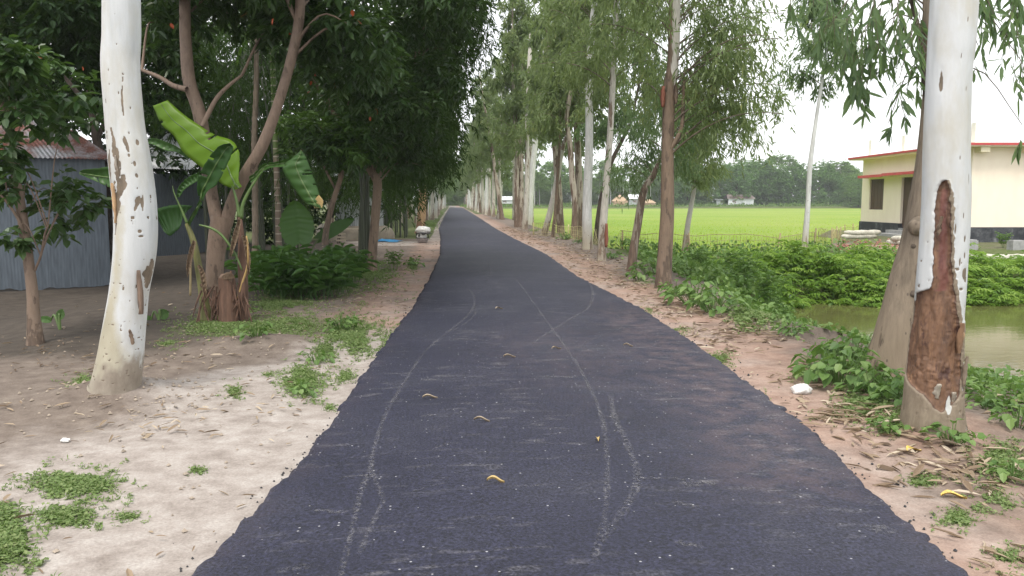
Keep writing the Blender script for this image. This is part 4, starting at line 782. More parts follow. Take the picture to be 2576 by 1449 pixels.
# dark mixed trees further back on the left
rng = np.random.default_rng(90)
for i, (px, d, hh, s, lb) in enumerate([(450, 31, 9, 2.6, 'dark crowned tree in the depths behind the white tin roof'), (600, 33, 9, 2.8, 'dense dark tree behind the thin papaya stem'), (760, 34, 9, 2.8, 'dense dark tree behind the ringed areca palm'), (880, 47, 10, 3, 'shadowy tree beyond the grey tin house'), (330, 27, 8, 2.4, 'dark tree behind the big wavy white trunk'), (150, 30, 9, 3, 'dense dark tree above the rusty roof ridge'), (40, 26, 9, 2.8, 'dark spreading tree at the far left beyond the shed'), (700, 48, 11, 3.5, 'tall dark tree deep in the left grove'), (520, 47, 10, 3.5, 'broad dark tree deep in the left grove'), (980, 62, 10, 3, 'dark tree past the bamboo thicket on the left')]):
    f = P(px, 520, d); f[2] = gz(f[0], f[1]); root = empty('grove_tree', f, lb, 'tree', LT); q = np.array([f-np.array((0, 0, .2)), f+np.array((.1, .1, hh*.3)), f+np.array((rng.normal(0, .3), 0, hh*.6)), f+np.array((rng.normal(0, .5), 0, hh*.85))])
    trunk('trunk', q, [.17, .14, .1, .04], M['bark_dark'], root, 10, 30, .06, i)
    cl = [(f[0]+rng.normal(0, s*.5), f[1]+rng.normal(0, s*.45), f[2]+rng.uniform(.22, 1)*hh, .75*rng.uniform(.7, 1.3)) for _ in range(46)]+[(f[0]+rng.normal(0, s*.55), f[1]+rng.normal(0, s*.3), f[2]+rng.uniform(.3, 2.6), .55) for _ in range(18)]
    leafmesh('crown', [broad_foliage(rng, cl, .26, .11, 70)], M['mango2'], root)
# ------------------------------------------------------------------ banana plant, cut stem, leafy clumps
def bpx(u, v): return 377.3+u*.4124, 220+v*.4124        # a closer view's coordinates, used for the traced banana leaves
BD = 10.4
b0 = G(592, 806); BA = empty('banana_plant', b0, 'banana plant with one huge yellow green leaf and brown dried stems', 'banana plant')
def blade(edge_a, edge_b, m, da=0.0, db=0.0, mid=.0, parent=BA, ribs=True, name='leaf', d=BD, rnd=.5, conv=bpx):
    n = 60; A = spline(np.array(edge_a, float), n); B = spline(np.array(edge_b, float), n); V = []
    k = 9
    for i in range(n):
        t = i/(n-1); dd = d+da+(db-da)*t
        for j in range(k):
            s = j/(k-1); q = A[i]*(1-s)+B[i]*s; rag = (vn(i*.9, 3+j*0)-.5)*5*(abs(s-.5) > .45)
            V.append(P(*conv(q[0]+rag, q[1]+rag*.5), dd+mid*(1-(2*s-1)**2)+.01*math.sin(i*.9)*(1-abs(2*s-1))))
    ii = np.arange(n-1)[:, None]*k+np.arange(k-1)[None, :]; Fc = np.stack([ii, ii+1, ii+k+1, ii+k], -1).reshape(-1, 4)
    if ribs:
        rt_ = np.random.default_rng(int(A[0, 0]*7) % 999); F3 = Fc.reshape(n-1, k-1, 4); kp = np.ones((n-1, k-1), bool)
        for _ in range(7):
            i_ = rt_.integers(4, n-6); dpt = rt_.integers(1, 4)
            if rt_.random() < .5: kp[i_, :dpt] = False
            else: kp[i_, k-1-dpt:] = False
        Fc = F3[kp]
    r = np.clip(rnd+.5*(vn(np.repeat(np.arange(n)*.8, k), np.tile(np.arange(k)*.3, n))-.5), 0, 1); o = mesh(name, np.array(V), Fc, m, parent, dict(rnd=r), True); so_ = o.modifiers.new('thick', 'SOLIDIFY'); so_.thickness = .003
    if ribs:
        c = np.array(V).reshape(n, k, 3)[:, k//2]; MB().tube(c-np.array((sy, cy, 0))*.006, np.linspace(.004, .016, n), 5).build('midrib', M['stem'], o, True, origin=None)
    return o
def stalk(pts, w, m, parent, name='stalk', d=BD, conv=bpx):
    p = spline(np.array([P(*conv(*q), d) for q in pts]), 20); return MB().tube(p, np.interp(np.linspace(0, 1, 20), np.linspace(0, 1, len(w)), np.array(w)*.4124*d/F/2), 9).build(name, m, parent, True)
for w_, pts_ in (([78, 60, 46, 38, 26], [(350, 1425), (330, 1290), (300, 1120), (268, 950), (225, 830)]), ([70, 64, 52, 36, 28], [(566, 1400), (568, 1240), (562, 1060), (556, 900), (546, 790)])):
    pp_ = np.array([P(*bpx(*q), BD) for q in pts_]); pp_ = np.vstack([pp_[:1]-np.array((0, 0, .1)), pp_]); trunk('pseudostem', pp_, np.r_[w_[0], w_]*np.array(.4124*BD/F/2), M['bstem'] if w_[0] == 78 else M['stump'], BA, 16, 50, .14, len(pts_)+w_[0], flare=.1)
blade([(20, 112), (70, 225), (150, 300), (200, 390), (290, 470), (380, 530), (440, 590), (500, 615), (528, 622)], [(108, 78), (200, 160), (300, 230), (400, 290), (495, 322), (540, 385), (548, 480), (540, 560), (560, 606)], M['banana_yellow'], .45, 0, -.03, rnd=.5)
blade([(488, 340), (430, 352), (380, 400), (328, 480), (290, 560), (288, 640), (300, 690), (255, 770), (230, 825)], [(512, 362), (500, 400), (482, 450), (450, 515), (408, 590), (345, 640), (312, 720), (272, 790), (242, 845)], M['banana'], -.25, -.05, .05, rnd=.15)
blade([(868, 418), (820, 440), (760, 455), (690, 468), (640, 520), (602, 545)], [(866, 466), (810, 484), (750, 488), (710, 500), (660, 545), (618, 582)], M['banana'], -.1, 0, .04, rnd=.95)
blade([(922, 384), (880, 420), (812, 486), (840, 560), (900, 645), (945, 700), (965, 712)], [(926, 386), (948, 420), (968, 465), (1000, 555), (1030, 640), (1050, 700), (1062, 745)], M['banana'], -.1, -.2, -.05, rnd=.75)
blade([(1000, 690), (998, 712), (1003, 736)], [(1030, 655), (1056, 690), (1050, 735)], M['dryyellow'], -.22, -.22, 0, ribs=False, name='dry_tip')
blade([(300, 515), (240, 545), (180, 598), (160, 665)], [(305, 560), (262, 590), (215, 620), (178, 672)], M['banana'], .15, .2, .02, rnd=.6, ribs=False)
blade([(262, 722), (190, 716), (110, 722), (40, 745), (45, 800)], [(200, 780), (185, 850), (150, 885), (120, 905), (85, 880)], M['banana'], .1, .2, .04, rnd=.1, ribs=False)
blade([(240, 425), (180, 370), (95, 330), (20, 310), (-60, 320)], [(238, 440), (160, 395), (95, 385), (20, 350), (-50, 335)], M['banana'], .5, .7, .03, rnd=.9, ribs=False)
blade([(-60, 480), (-170, 470), (-300, 490), (-400, 500), (-430, 512)], [(-60, 640), (-170, 640), (-270, 600), (-360, 560), (-430, 530)], M['banana'], .4, .6, .05, rnd=.8)
for ea_, eb_ in [([(540, 800), (512, 880), (492, 960), (486, 1030)], [(556, 806), (545, 890), (520, 970), (496, 1036)]), ([(572, 900), (600, 960), (612, 1060), (604, 1140)], [(560, 905), (578, 980), (590, 1080), (600, 1145)]), ([(262, 930), (240, 990), (222, 1080), (226, 1150)], [(282, 940), (268, 1010), (246, 1100), (230, 1158)]), ([(300, 1080), (330, 1120), (345, 1200), (340, 1290)], [(288, 1090), (306, 1140), (318, 1220), (336, 1296)])]: blade(ea_, eb_, M['litter'], -.16, -.2, .05, rnd=.25, ribs=False, name='dry_leaf')
stalk([(546, 790), (535, 720), (515, 640), (500, 600)], [26, 20, 14, 8], M['stem'], BA); stalk([(556, 800), (565, 720), (600, 640), (650, 560), (700, 490)], [26, 22, 18, 14, 8], M['stem'], BA)
stalk([(228, 830), (190, 740), (150, 650), (138, 600)], [20, 12, 8, 3], M['stem'], BA); stalk([(300, 838), (380, 862), (450, 915), (520, 1020), (562, 1115)], [10, 16, 16, 14, 8], M['stem'], BA, 'drooping_stalk', BD-.12)
stalk([(588, 905), (598, 980), (594, 1090), (560, 1200), (532, 1290)], [8, 14, 14, 12, 6], M['dryyellow'], BA, 'dry_stalk', BD-.14); stalk([(246, 1000), (248, 1100), (246, 1270)], [12, 14, 14], M['pole'], BA, 'dry_stalk', BD+.1)
rng = np.random.default_rng(12); dl_ = MB()
for i in range(34):
    c = bpx(*( (rng.uniform(300, 430), rng.uniform(1200, 1350)) if i % 2 else (rng.uniform(420, 610), rng.uniform(1120, 1320)))); p_ = P(c[0], c[1], BD-.12); q = p_+np.array((rng.normal(0, .12), -.05, -rng.uniform(.2, .5))); dl_.tube([p_, (p_+q)/2-np.array((0, .04, 0)), q], [.014, .011, .004], 4, False)
dl_.build('dry_sheath', M['stump'], BA)
cs = P(*bpx(480, 1420), BD-.12); cs[2] = gz(cs[0], cs[1]); ST = empty('cut_banana_stem', cs, 'thick cut off banana stem with a pale top among the dried leaves', 'stump')
hh = P(*bpx(480, 1160), BD-.12)[2]-cs[2]; q = np.array([cs-np.array((0, 0, .1)), cs+np.array((0, 0, hh*.5)), cs+np.array((-.01, 0, hh))]); trunk('stem', q, [.125, .108, .10], M['stump'], ST, 26, 50, .34, 77, flare=.15)
MB().tube([cs+np.array((-.01, 0, hh-.06)), cs+np.array((-.01, 0, hh+.01)), cs+np.array((-.01, 0, hh+.05))], [.088, .092, .06], 14).build('cut_top', M['cut'], ST)
blade([(436, 1152), (470, 1128), (500, 1134)], [(444, 1172), (490, 1170), (518, 1160)], M['litter'], -.22, -.22, 0, ST, False, 'frayed_rim', rnd=.1)
# leafy clump left of the road (ginger-like plants), elephant ears
def shrub_mesh(rng, n, h, ll, lw, m, nm, lean=.5):
    PS, DS = [], []; tb = MB()
    for i in range(n):
        a = rng.uniform(0, 6.28); f = np.array((rng.normal(0, .1), rng.normal(0, .1), 0)); t = f+np.array((math.cos(a)*lean*h*rng.uniform(.2, 1), math.sin(a)*lean*h*rng.uniform(.2, 1), h*rng.uniform(.7, 1.05))); s = spline([f, f*.4+t*.6+np.array((0, 0, .05)), t], 8); tb.tube(s, .006, 4, False)
        for k in range(9):
            c = s[2+k*5//8]; b = a+k*2.4+rng.normal(0, .3); PS.append(c); DS.append((math.cos(b)*.9, math.sin(b)*.9, rng.uniform(.1, .8)))
    p = np.array(PS); N_ = len(p); V, Fc, k = leaves(p, np.array(DS), np.repeat(np.array([[0, 0, 1.]]), N_, 0)+rng.normal(0, .2, (N_, 3)), ll*rng.uniform(.7, 1.2, N_), lw*rng.uniform(.8, 1.2, N_), True, .12, .45)
    V0 = np.array(tb.v); F0 = np.array(tb.f); o = mesh(nm, np.concatenate([V0, V]), np.concatenate([F0, Fc+len(V0)]), m, None, dict(rnd=np.r_[np.full(len(V0), .5), np.repeat(np.clip(rng.normal(.45, .22, N_), 0, 1), k)])); return o
rng = np.random.default_rng(20); gp = [shrub_mesh(rng, 9, .62, .27, .068, M['ginger'], 'leafy_plant') for _ in range(3)]; used = set()
def place(protos, i, x, y, s, label, cat, group, rz=None, dz=0):
    o = protos[i % len(protos)]
    if i >= len(protos): o = o.copy(); C.objects.link(o)
    o.location = (x, y, gz(x, y)+dz); o.scale = (s, s, s); o.rotation_euler = (0, 0, rng.uniform(0, 6.28) if rz is None else rz); tag(o, label, cat, group); return o
i = 0
for row, (d, x0, x1, n) in enumerate([(12.9, 680, 800, 6), (13.6, 655, 860, 9), (14.5, 650, 885, 10), (15.4, 660, 900, 9)]):
    for k in range(n):
        px = x0+(x1-x0)*(k+rng.uniform(.2, .8))/n; f = P(px, 600, d+rng.normal(0, .15)); place(gp, i, f[0], f[1], rng.uniform(.85, 1.2), 'dark green long leaved plant in the dense clump left of the road', 'plant', 'long leaved plants in the clump left of the road'); i += 1
def ear(label, cx, cyy, d, leaves_, seed):              # elephant ear: big ribbed heart-shaped leaves on stalks
    rng = np.random.default_rng(seed); f = P(cx, cyy, d); f[2] = gz(f[0], f[1]); root = empty('elephant_ear_plant', f, label, 'plant', 'elephant ear plants')
    for (bx, by, tx, ty, wpx, dd, rn) in leaves_:
        b_ = P(bx, by, d+dd); t_ = P(tx, ty, d+dd*1.6); ax = t_-b_; ln = np.linalg.norm(ax); ax = ax/ln; sd = unit(np.cross(ax, np.array((-sy, -cy, .35)))); nn = np.cross(sd, ax); V = []; n, k = 22, 11; wd = wpx*d/F
        for i in range(n):
            t = i/(n-1); ww = wd/2*(math.sin(math.pi*min(1, (t*.86+.12)))**.75)*(1 if t < .97 else .4)
            for j in range(k):
                s_ = 2*j/(k-1)-1; V.append(b_+ax*ln*(t-.12*(1-t)*abs(s_))+sd*ww*s_*(1+.05*math.sin(i*2.6))+nn*(.12*wd*(abs(s_)-.4)+.012*math.sin(i*2.6))-np.array((0, 0, 1))*.1*ln*t*t)
        ii = np.arange(n-1)[:, None]*k+np.arange(k-1)[None, :]; mesh('leaf', np.array(V), np.stack([ii, ii+1, ii+k+1, ii+k], -1).reshape(-1, 4), M['ginger'], root, dict(rnd=np.full(n*k, rn)), True); MB().tube(spline([f, (f*.45+b_*.55)+np.array((0, 0, .12)), b_], 8), np.linspace(.02, .01, 8), 6, False).build('stalk', M['stem'], root, True)
ear('elephant ear plant with one tall upright ribbed leaf behind the leafy clump', 755, 600, 16.2, [(752, 612, 742, 492, 86, 0, .45), (803, 600, 892, 540, 36, .2, .1)], 4)
ear('small elephant ear growing between the two left tree trunks', 150, 812, 10, [(150, 800, 158, 775, 24, 0, .9), (128, 806, 95, 798, 18, .1, .7)], 5)
ear('small elephant ear in the shade just right of the big wavy trunk', 400, 800, 10.5, [(405, 795, 425, 782, 30, 0, .8), (380, 805, 345, 800, 22, 0, .9)], 6)
# ------------------------------------------------------------------ tin buildings on the left
def corrugated(name, A, B, h0, h1, m, parent, per=.085, amp=.011, n=None, up=None):   # sheet from A to B (feet), raised along up from h0 to h1
    A = np.array(A, float); B = np.array(B, float); ln = np.linalg.norm(B-A); n = n or int(ln/per*6); t = np.linspace(0, 1, n); d = (B-A)/ln; up = np.array((0, 0, 1.)) if up is None else np.array(up, float); nn = unit(np.cross(d, up)); rows = 8; V = []
    for k in range(rows):
        s = k/(rows-1); hh0 = np.broadcast_to(np.asarray(h0(t) if callable(h0) else h0, float), t.shape); hh1 = np.broadcast_to(np.asarray(h1(t) if callable(h1) else h1, float), t.shape)
        V.append(A+(B-A)*t[:, None]+up*(hh0*(1-s)+hh1*s)[:, None]+nn*(amp*np.sin(t*ln/per*2*math.pi))[:, None])
    V = np.concatenate(V); ii = np.arange(rows-1)[:, None]*n+np.arange(n-1)[None, :]
    return mesh(name, V, np.stack([ii, ii+1, ii+n+1, ii+n], -1).reshape(-1, 4), m, parent, None, True)
sA = P(-330, 700, 15.2); sB = P(279, 690, 17.3); sA[2] = sB[2] = -.35; SH = empty('tin_shed', (sA+sB)/2, 'blue grey corrugated tin shed with a rusty hipped roof', 'shed')
dirw = unit(sB-sA); back = unit(np.cross(np.array((0, 0, 1.)), dirw)); back = back if back[1] > 0 else -back
corrugated('wall', sA, sB, lambda t: .05+.10*fbm(t*22, t*0+2), 2.82, M['tin_blue'], SH, .06, .0012); corrugated('side_wall', sB, sB+back*4, .05, 2.82, M['tin_blue'], SH, .06, .0012)
ez = 2.44; eA = sA-dirw*.3-back*.32; eB = sB+dirw*.22-back*.32; eC = sB+dirw*.22+back*4.3; eD = sA-dirw*.3+back*4.3; rA = sA+back*2+dirw*1.0; rB = sB+back*2-dirw*1.25
for p_ in (eA, eB, eC, eD): p_[2] = ez
for p_ in (rA, rB): p_[2] = ez+1.25
def roofsheet(name, a, b, c, d, m, parent, per=.085, amp=.012, rows=10):      # eave a-b, ridge d-c, corrugations running up the slope
    n = int(np.linalg.norm(b-a)/per*6); t = np.linspace(0, 1, n)[:, None]; nn = unit(np.cross(b-a, d-a)); nn = nn if nn[2] > 0 else -nn; V = []
    for k in range(rows):
        s = k/(rows-1); lo = a+(b-a)*t; hi = d+(c-d)*t; x = lo*(1-s)+hi*s; along = (x-a)@unit(b-a); V.append(x+nn*(amp*np.sin(along/per*2*math.pi))[:, None])
    V = np.concatenate(V); ii = np.arange(rows-1)[:, None]*n+np.arange(n-1)[None, :]; return mesh(name, V, np.stack([ii, ii+1, ii+n+1, ii+n], -1).reshape(-1, 4), m, parent, None, True)
roofsheet('roof', eA, eB, rB, rA, M['tin_rust'], SH); roofsheet('roof', eB, eC, rB, rB+np.array((.01, 0, 0)), M['tin_rust'], SH); MB().tube([rA, rB], .05, 8).build('ridge_cap', M['tin_rust'], SH)
# bright tin roof glimpsed behind the banana leaf
wA = P(372, 425, 25); wB = P(486, 422, 26.5); zz = P(430, 424, 25.7)[2]; WR = empty('tin_house', P(430, 560, 26)*np.array((1, 1, 0)), 'tin house glimpsed behind the banana leaf, its bright roof catching light', 'house')
b2 = np.array((sy, cy, 0))*3; wA[2] = wB[2] = zz; roofsheet('roof', wA-.6*np.array((cy, -sy, 0)), wB, wB+b2+np.array((-.3, 0, 1.3)), wA+b2+np.array((-.6, 0, 1.3)), M['tin_white'], WR)
wa, wb = wA+b2*.12, wB+b2*.12-.2*np.array((cy, -sy, 0)); wa[2] = wb[2] = gz(wa[0], wa[1]); corrugated('wall', wa, wb, 0, zz-.0, M['tin_blue'], WR); corrugated('wall', wb, wb+b2*.8, 0, zz, M['tin_blue'], WR)
# grey tin house on a mud plinth near the road
gd = 34.0; gA = P(846, 600, gd-.6); gB = P(965, 602, gd); gz0 = .0
for p_ in (gA, gB): p_[2] = gz0
GH = empty('tin_house', (gA+gB)/2, 'grey corrugated tin house on a rounded mud plinth beyond the bent tree', 'house'); gdir = unit(gB-gA); gback = np.array((-gdir[1], gdir[0], 0))
corrugated('wall', gA, gB, .5, 2.75, M['tin_grey'], GH); corrugated('side_wall', gB, gB+gback*5, .5, 2.75, M['tin_white'], GH, amp=.009)
for k in range(5): z_ = .55+.5*k; MB().hexa([gB+gdir*.03+gback*.05+np.array((0, 0, z_)), gB+gdir*.055+gback*.05+np.array((0, 0, z_)), gB+gdir*.055+gback*4.9+np.array((0, 0, z_)), gB+gdir*.03+gback*4.9+np.array((0, 0, z_))]+[q+np.array((0, 0, .03)) for q in (gB+gdir*.03+gback*.05+np.array((0, 0, z_)), gB+gdir*.055+gback*.05+np.array((0, 0, z_)), gB+gdir*.055+gback*4.9+np.array((0, 0, z_)), gB+gdir*.03+gback*4.9+np.array((0, 0, z_)))]).build('rail', M['tin_white'], GH)
def soft_plinth(name, A, B, bk, dep, h, parent, m, out=.5):
    V = []; prof = [(out, -.05), (out*.92, h*.45), (out*.7, h*.78), (out*.3, h*.98), (-.1, h)]
    cs_ = [A, B, B+bk*dep, A+bk*dep]; ct = sum(cs_)/4; n = len(prof); ring = []
    for c in cs_:
        for k in range(5): ring.append(c)
    for o_, z_ in prof:
        for q, c in enumerate(cs_):
            a0 = [(-1, -1), (1, -1), (1, 1), (-1, 1)][q]; base_ang = math.atan2(a0[1], a0[0]); dr_ = unit(B-A)
            for k in range(5):
                an = base_ang+(k-2)*math.pi/8; V.append(c+(dr_*math.cos(an)+bk*math.sin(an))*o_+np.array((0, 0, z_)))
    m_ = 20; ii = np.arange(n-1)[:, None]*m_; j = np.arange(m_)[None, :]; k = (j+1) % m_; Fc = [tuple(f) for f in np.stack([ii+j, ii+k, ii+m_+k, ii+m_+j], -1).reshape(-1, 4)]+[tuple(range((n-1)*m_, n*m_))]
    return mesh(name, V, Fc, m, parent, None, True)
soft_plinth('plinth', gA, gB, gback, 5, .55, GH, M['mud'])
gz1 = 2.85; e1, e2 = gA-gback*.4-gdir*.3, gB-gback*.4+gdir*.35; e1[2] = e2[2] = gz1-.25; r1, r2 = gA+gback*2.5-gdir*.3, gB+gback*2.5+gdir*.35; r1[2] = r2[2] = gz1+.9; e3, e4 = e2+gback*5.8, e1+gback*5.8
roofsheet('roof', e1, e2, r2, r1, M['tin_grey'], GH); roofsheet('roof', e3, e4, r1, r2, M['tin_grey'], GH)
bt = P(880, 575, 29.5); BN = empty('bench', (bt[0], bt[1], gz(bt[0], bt[1])), 'low rough bench with a pale plank top on slanting legs before the mud plinth', 'bench', rz=-YAW); hb = .52
def local(name, mb, m, parent): return mesh(name, mb.v, mb.f, m, parent, origin=(0, 0, 0))
for nm, mb, mm in [('seat', MB().box((0, 0, hb), (.95, .42, .05)), M['wood'])]+[('leg', MB().tube([(sx*.4+sx*.04, sy_*.16, 0), (sx*.36, sy_*.14, hb-.025)], .025, 7), M['dark_wood']) for sx in (-1, 1) for sy_ in (-1, 1)]+[('slat', MB().box((-.3, -.17, .12+.12*k), (.34, .03, .06)), M['wood']) for k in range(3)]+[('prop', MB().tube([(.62, -.1, 0), (.42, -.05, .6)], .03, 7), M['dark_wood'])]: o_ = local(nm, mb, mm, BN)
# blue plastic sheet on the yard
bs_ = P(968, 603, 31.5); n = 24; t = np.linspace(-1, 1, n); U_, W_ = np.meshgrid(t, t); keep = None
sx_, sy2 = bs_[0]+U_*.62+.1*np.sin(W_*3), bs_[1]+W_*.5+.1*np.cos(U_*4); szz = hz(sx_, sy2)+.02+.11*np.maximum(0, fbm(U_*2.2+4, W_*2.2+1, 4)-.3)*np.clip(1.25-np.hypot(U_, W_), .0, 1)*2; ii = np.arange(n-1)[:, None]*n+np.arange(n-1)[None, :]
tag(mesh('plastic_sheet', np.stack([sx_, sy2, szz], -1), np.stack([ii, ii+1, ii+n+1, ii+n], -1).reshape(-1, 4), M['blue_sheet'], None, None, True, origin=(bs_[0], bs_[1], gz(bs_[0], bs_[1]))), 'crumpled blue plastic sheet lying on the pale yard earth', 'sheet')
# basin with a tied white bundle
bk0 = G(1063, 611); BK = empty('basin', (bk0[0], bk0[1], gz(bk0[0], bk0[1])), 'dented grey metal basin on the pale earth at the road edge', 'basin', rz=-YAW); s_ = 30.7/F
mb = MB(); prof = [(.14, .0), (.19, .05), (.225, .13), (.235, .20), (.228, .20), (.20, .12), (.12, .02)]; V = [(r_*math.cos(a_), r_*math.sin(a_), z_) for r_, z_ in prof for a_ in np.arange(20)*2*math.pi/20]; Fc = [(i*20+j, i*20+(j+1) % 20, i*20+20+(j+1) % 20, i*20+20+j) for i in range(6) for j in range(20)]
local('bowl', MB().add(V, Fc), M['grey_metal'], BK); local('rim', MB().tube([(.235*math.cos(a_), .235*math.sin(a_), .2) for a_ in np.linspace(0, 2*math.pi, 24)], .009, 6), M['black'], BK)
for sx in (-1, 1): local('handle', MB().tube([(sx*.23, -.03, .2), (sx*.225, -.04, .3), (sx*.2, -.03, .36)], .018, 7), M['black'], BK)
def lumpy(c, s, seed, m, name, parent=None, origin=None, k=.35, sub=4):
    import bmesh; b = bmesh.new(); bmesh.ops.create_icosphere(b, subdivisions=sub, radius=1); V = np.array([v.co for v in b.verts]); Fc = np.array([[v.index for v in f.verts] for f in b.faces]); b.free(); rng = np.random.default_rng(seed)
    f_ = fbm(V[:, 0]*2.2+seed+V[:, 1], V[:, 2]*2.2+V[:, 1]*1.7+9, 4)-.5; V = V*(1+k*f_)[:, None]; V[:, 2] = np.maximum(V[:, 2], -.72); return mesh(name, np.array(c)+V*np.array(s), Fc, m, parent, None, True, origin)
WBN = empty('cloth_bundle', (bk0[0], bk0[1], gz(bk0[0], bk0[1])+.02), 'knotted white cloth bundle with a dark band, heaped in the grey basin', 'bundle', rz=-YAW)
lumpy((.03, 0, .47), (.29, .24, .16), 3, M['white_cloth'], 'cloth', WBN, (0, 0, 0)); lumpy((-.02, -.02, .24), (.19, .18, .15), 5, M['white_cloth'], 'lower_cloth', WBN, (0, 0, 0))
local('band', MB().tube([(.26*math.cos(a_)+.02, .225*math.sin(a_), .355+.02*math.sin(a_*3)) for a_ in np.linspace(0, 2*math.pi, 24)], .02, 6), M['black'], WBN); local('knot', MB().tube([(-.0, -.24, .33), (.06, -.26, .35), (.12, -.24, .33)], [.03, .05, .03], 8), M['black'], WBN); local('loose_end', MB().tube([(.12, -.22, .345), (.26, -.18, .34), (.36, -.1, .335)], .015, 6), M['black'], WBN)
lumpy((-.1, -.16, .27), (.05, .05, .06), 8, M['black'], 'dark_fold', WBN, (0, 0, 0))
# stripped trunk
SP_, sp_p, sp_d = euc_tree([(1057, 586, 25), (1058, 575, 22), (1061, 530, 21), (1063, 495, 19), (1065, 453, 17), (1063, 365, 12), (1062, 250, 10)], 'eucalyptus with bark stripped to orange wood behind the grey basin', 'bark_strip', 12, [dict(zlo=5.0, zhi=11.5, rad=2.4, nbr=26, ll=.24, lw=.06, strands=6, per=9, pts=6)], 44, 'eucfar')
# ------------------------------------------------------------------ cream house beyond the pond (square to the camera heading)
X0, D0, D1 = 17.2, 30.2, 39.6; ZP, ZR0, ZR1 = .605, 3.58, 3.70; XE = 29.0
hb_ = CF((X0+XE)/2, (D0+D1)/2, 0); HS = empty('house', hb_, 'cream single storey house with red roof edge and black plinth', 'house')
zg = -.12
# side wall with its openings cut out: window d 37.29-38.75, door d 34.4-35.5
wl = MB(); T_ = .25
WD0, WD1, WZ0, WZ1, DD0, DD1, DZ0, DZ1 = 37.29, 38.75, 1.19, 2.62, 34.3, 35.6, .40, 2.62
for d0, d1, z0, z1 in [(WD1, D1, ZP, ZR0), (DD1, WD0, ZP, ZR0), (D0, DD0, ZP, ZR0), (WD0, WD1, ZP, WZ0), (WD0, WD1, WZ1, ZR0), (DD0, DD1, DZ1, ZR0)]: wl.cbox(X0, X0+T_, d0, d1, z0, z1)
wl.build('wall', M['cream'], HS)
MB().cbox(X0+T_, XE, D0, D0+T_, ZP, ZR0).build('wall', M['cream'], HS); MB().cbox(X0+T_, XE, D1-T_, D1, ZP, ZR0).build('wall', M['cream'], HS); MB().cbox(XE-T_, XE, D0+T_, D1-T_, ZP, ZR0).build('wall', M['cream'], HS)
MB().cbox(X0-.05, XE+.05, D0-.05, DD0-.02, zg, ZP).cbox(X0-.05, XE+.05, DD1+.02, D1+.05, zg, ZP).cbox(X0+.1, XE+.05, DD0-.02, DD1+.02, zg, DZ0-.01).build('plinth', M['plinth'], HS)
wd_ = MB().cbox(X0+.10, X0+.15, WD0, WD1, WZ0, WZ1).build('window', M['shutter'], HS)
for k in range(4): a_ = WD0+.03+(WD1-WD0-.06)*k/4; MB().cbox(X0+.06, X0+.098, a_+.012, a_+(WD1-WD0-.06)/4-.012, WZ0+.05, WZ1-.05).build('shutter', M['shutter'], wd_)
MB().cbox(X0+.05, X0+.097, WD0, WD1, WZ0, WZ0+.045).cbox(X0+.05, X0+.097, WD0, WD1, WZ1-.045, WZ1).build('frame', M['shutter'], wd_)
dr_ = MB().cbox(X0+.12, X0+.17, DD0, DD1, DZ0, DZ1).build('door', M['shutter'], HS)
for k in range(2): a_ = DD0+.04+(DD1-DD0-.08)*k/2; MB().cbox(X0+.085, X0+.118, a_+.02, a_+(DD1-DD0-.08)/2-.02, DZ0+.06, DZ1-.06).build('leaf_panel', M['shutter'], dr_)
MB().cbox(X0-.52, XE+.45, D0-.5, D1+.45, ZR0, ZR1-.02).build('roof', M['cream_dim'], HS)
re_ = MB(); re_.cbox(X0-.56, X0-.52, D0-.54, D1+.49, ZR0+.045, ZR1+.012).cbox(X0-.52, XE+.45, D0-.54, D0-.5, ZR0+.045, ZR1+.012).cbox(X0-.52, XE+.45, D1+.45, D1+.49, ZR0+.045, ZR1+.012).build('cornice', M['red_paint'], HS)
MB().cbox(X0-.5, X0, 33.2, 36.4, 2.725, 2.80).cbox(X0-.5, X0, 36.4, 38.9, 2.70, 2.775).build('sunshade', M['cream_dim'], HS)
MB().cbox(X0-.54, X0-.5, 33.2, 36.4, 2.71, 2.83).cbox(X0-.54, X0-.5, 36.402, 38.9, 2.68, 2.80).cbox(X0-.498, X0, 38.9, 38.93, 2.68, 2.80).cbox(X0-.498, X0, 33.17, 33.2, 2.71, 2.83).build('sunshade_edge', M['red_paint'], HS)
for x_ in (17.25, 18.95, 20.65, 22.3): MB().cbox(x_, x_+.34, D0-.42, D0, ZR0-.2, ZR0-.002).build('beam_end', M['cream_dim'], HS)
for x_, d_, h_, w_ in [(X0+.05, 38.9, .95, .28), (X0+.05, 35.6, .9, .28), (X0+.1, 33.9, .85, .4), (X0+.1, D0+.1, .95, .3), (X0+.5, D0+.4, .7, .35), (X0+2.6, D0+.2, .95, .38), (X0+3.0, D0+.6, 1.15, .3), (X0+5, 38.9, .9, .28)]: MB().cbox(x_, x_+w_, d_, d_+.28, ZR1-.021, ZR1+h_*.85).build('column_stub', M['stub'], HS)
# entrance steps
st_ = MB(); e_ = empty('steps', CF(X0-.6, 35, zg), 'grey concrete steps up to the brown house door', 'steps')
for k, (o0, z1) in enumerate([(-1.15, .03), (-.8, .17), (-.42, .31)]): MB().cbox(X0+o0, X0+o0+(.35 if k == 0 else .38)-.001, 34.0-.12*(2-k), 36.0+.12*(2-k), zg-.05, z1).build('step', M['concrete'], e_)
MB().cbox(X0-.04+.0, X0+.099, DD0-.015, DD1+.015, DZ0-.12, DZ0-.005).build('threshold', M['concrete'], e_)
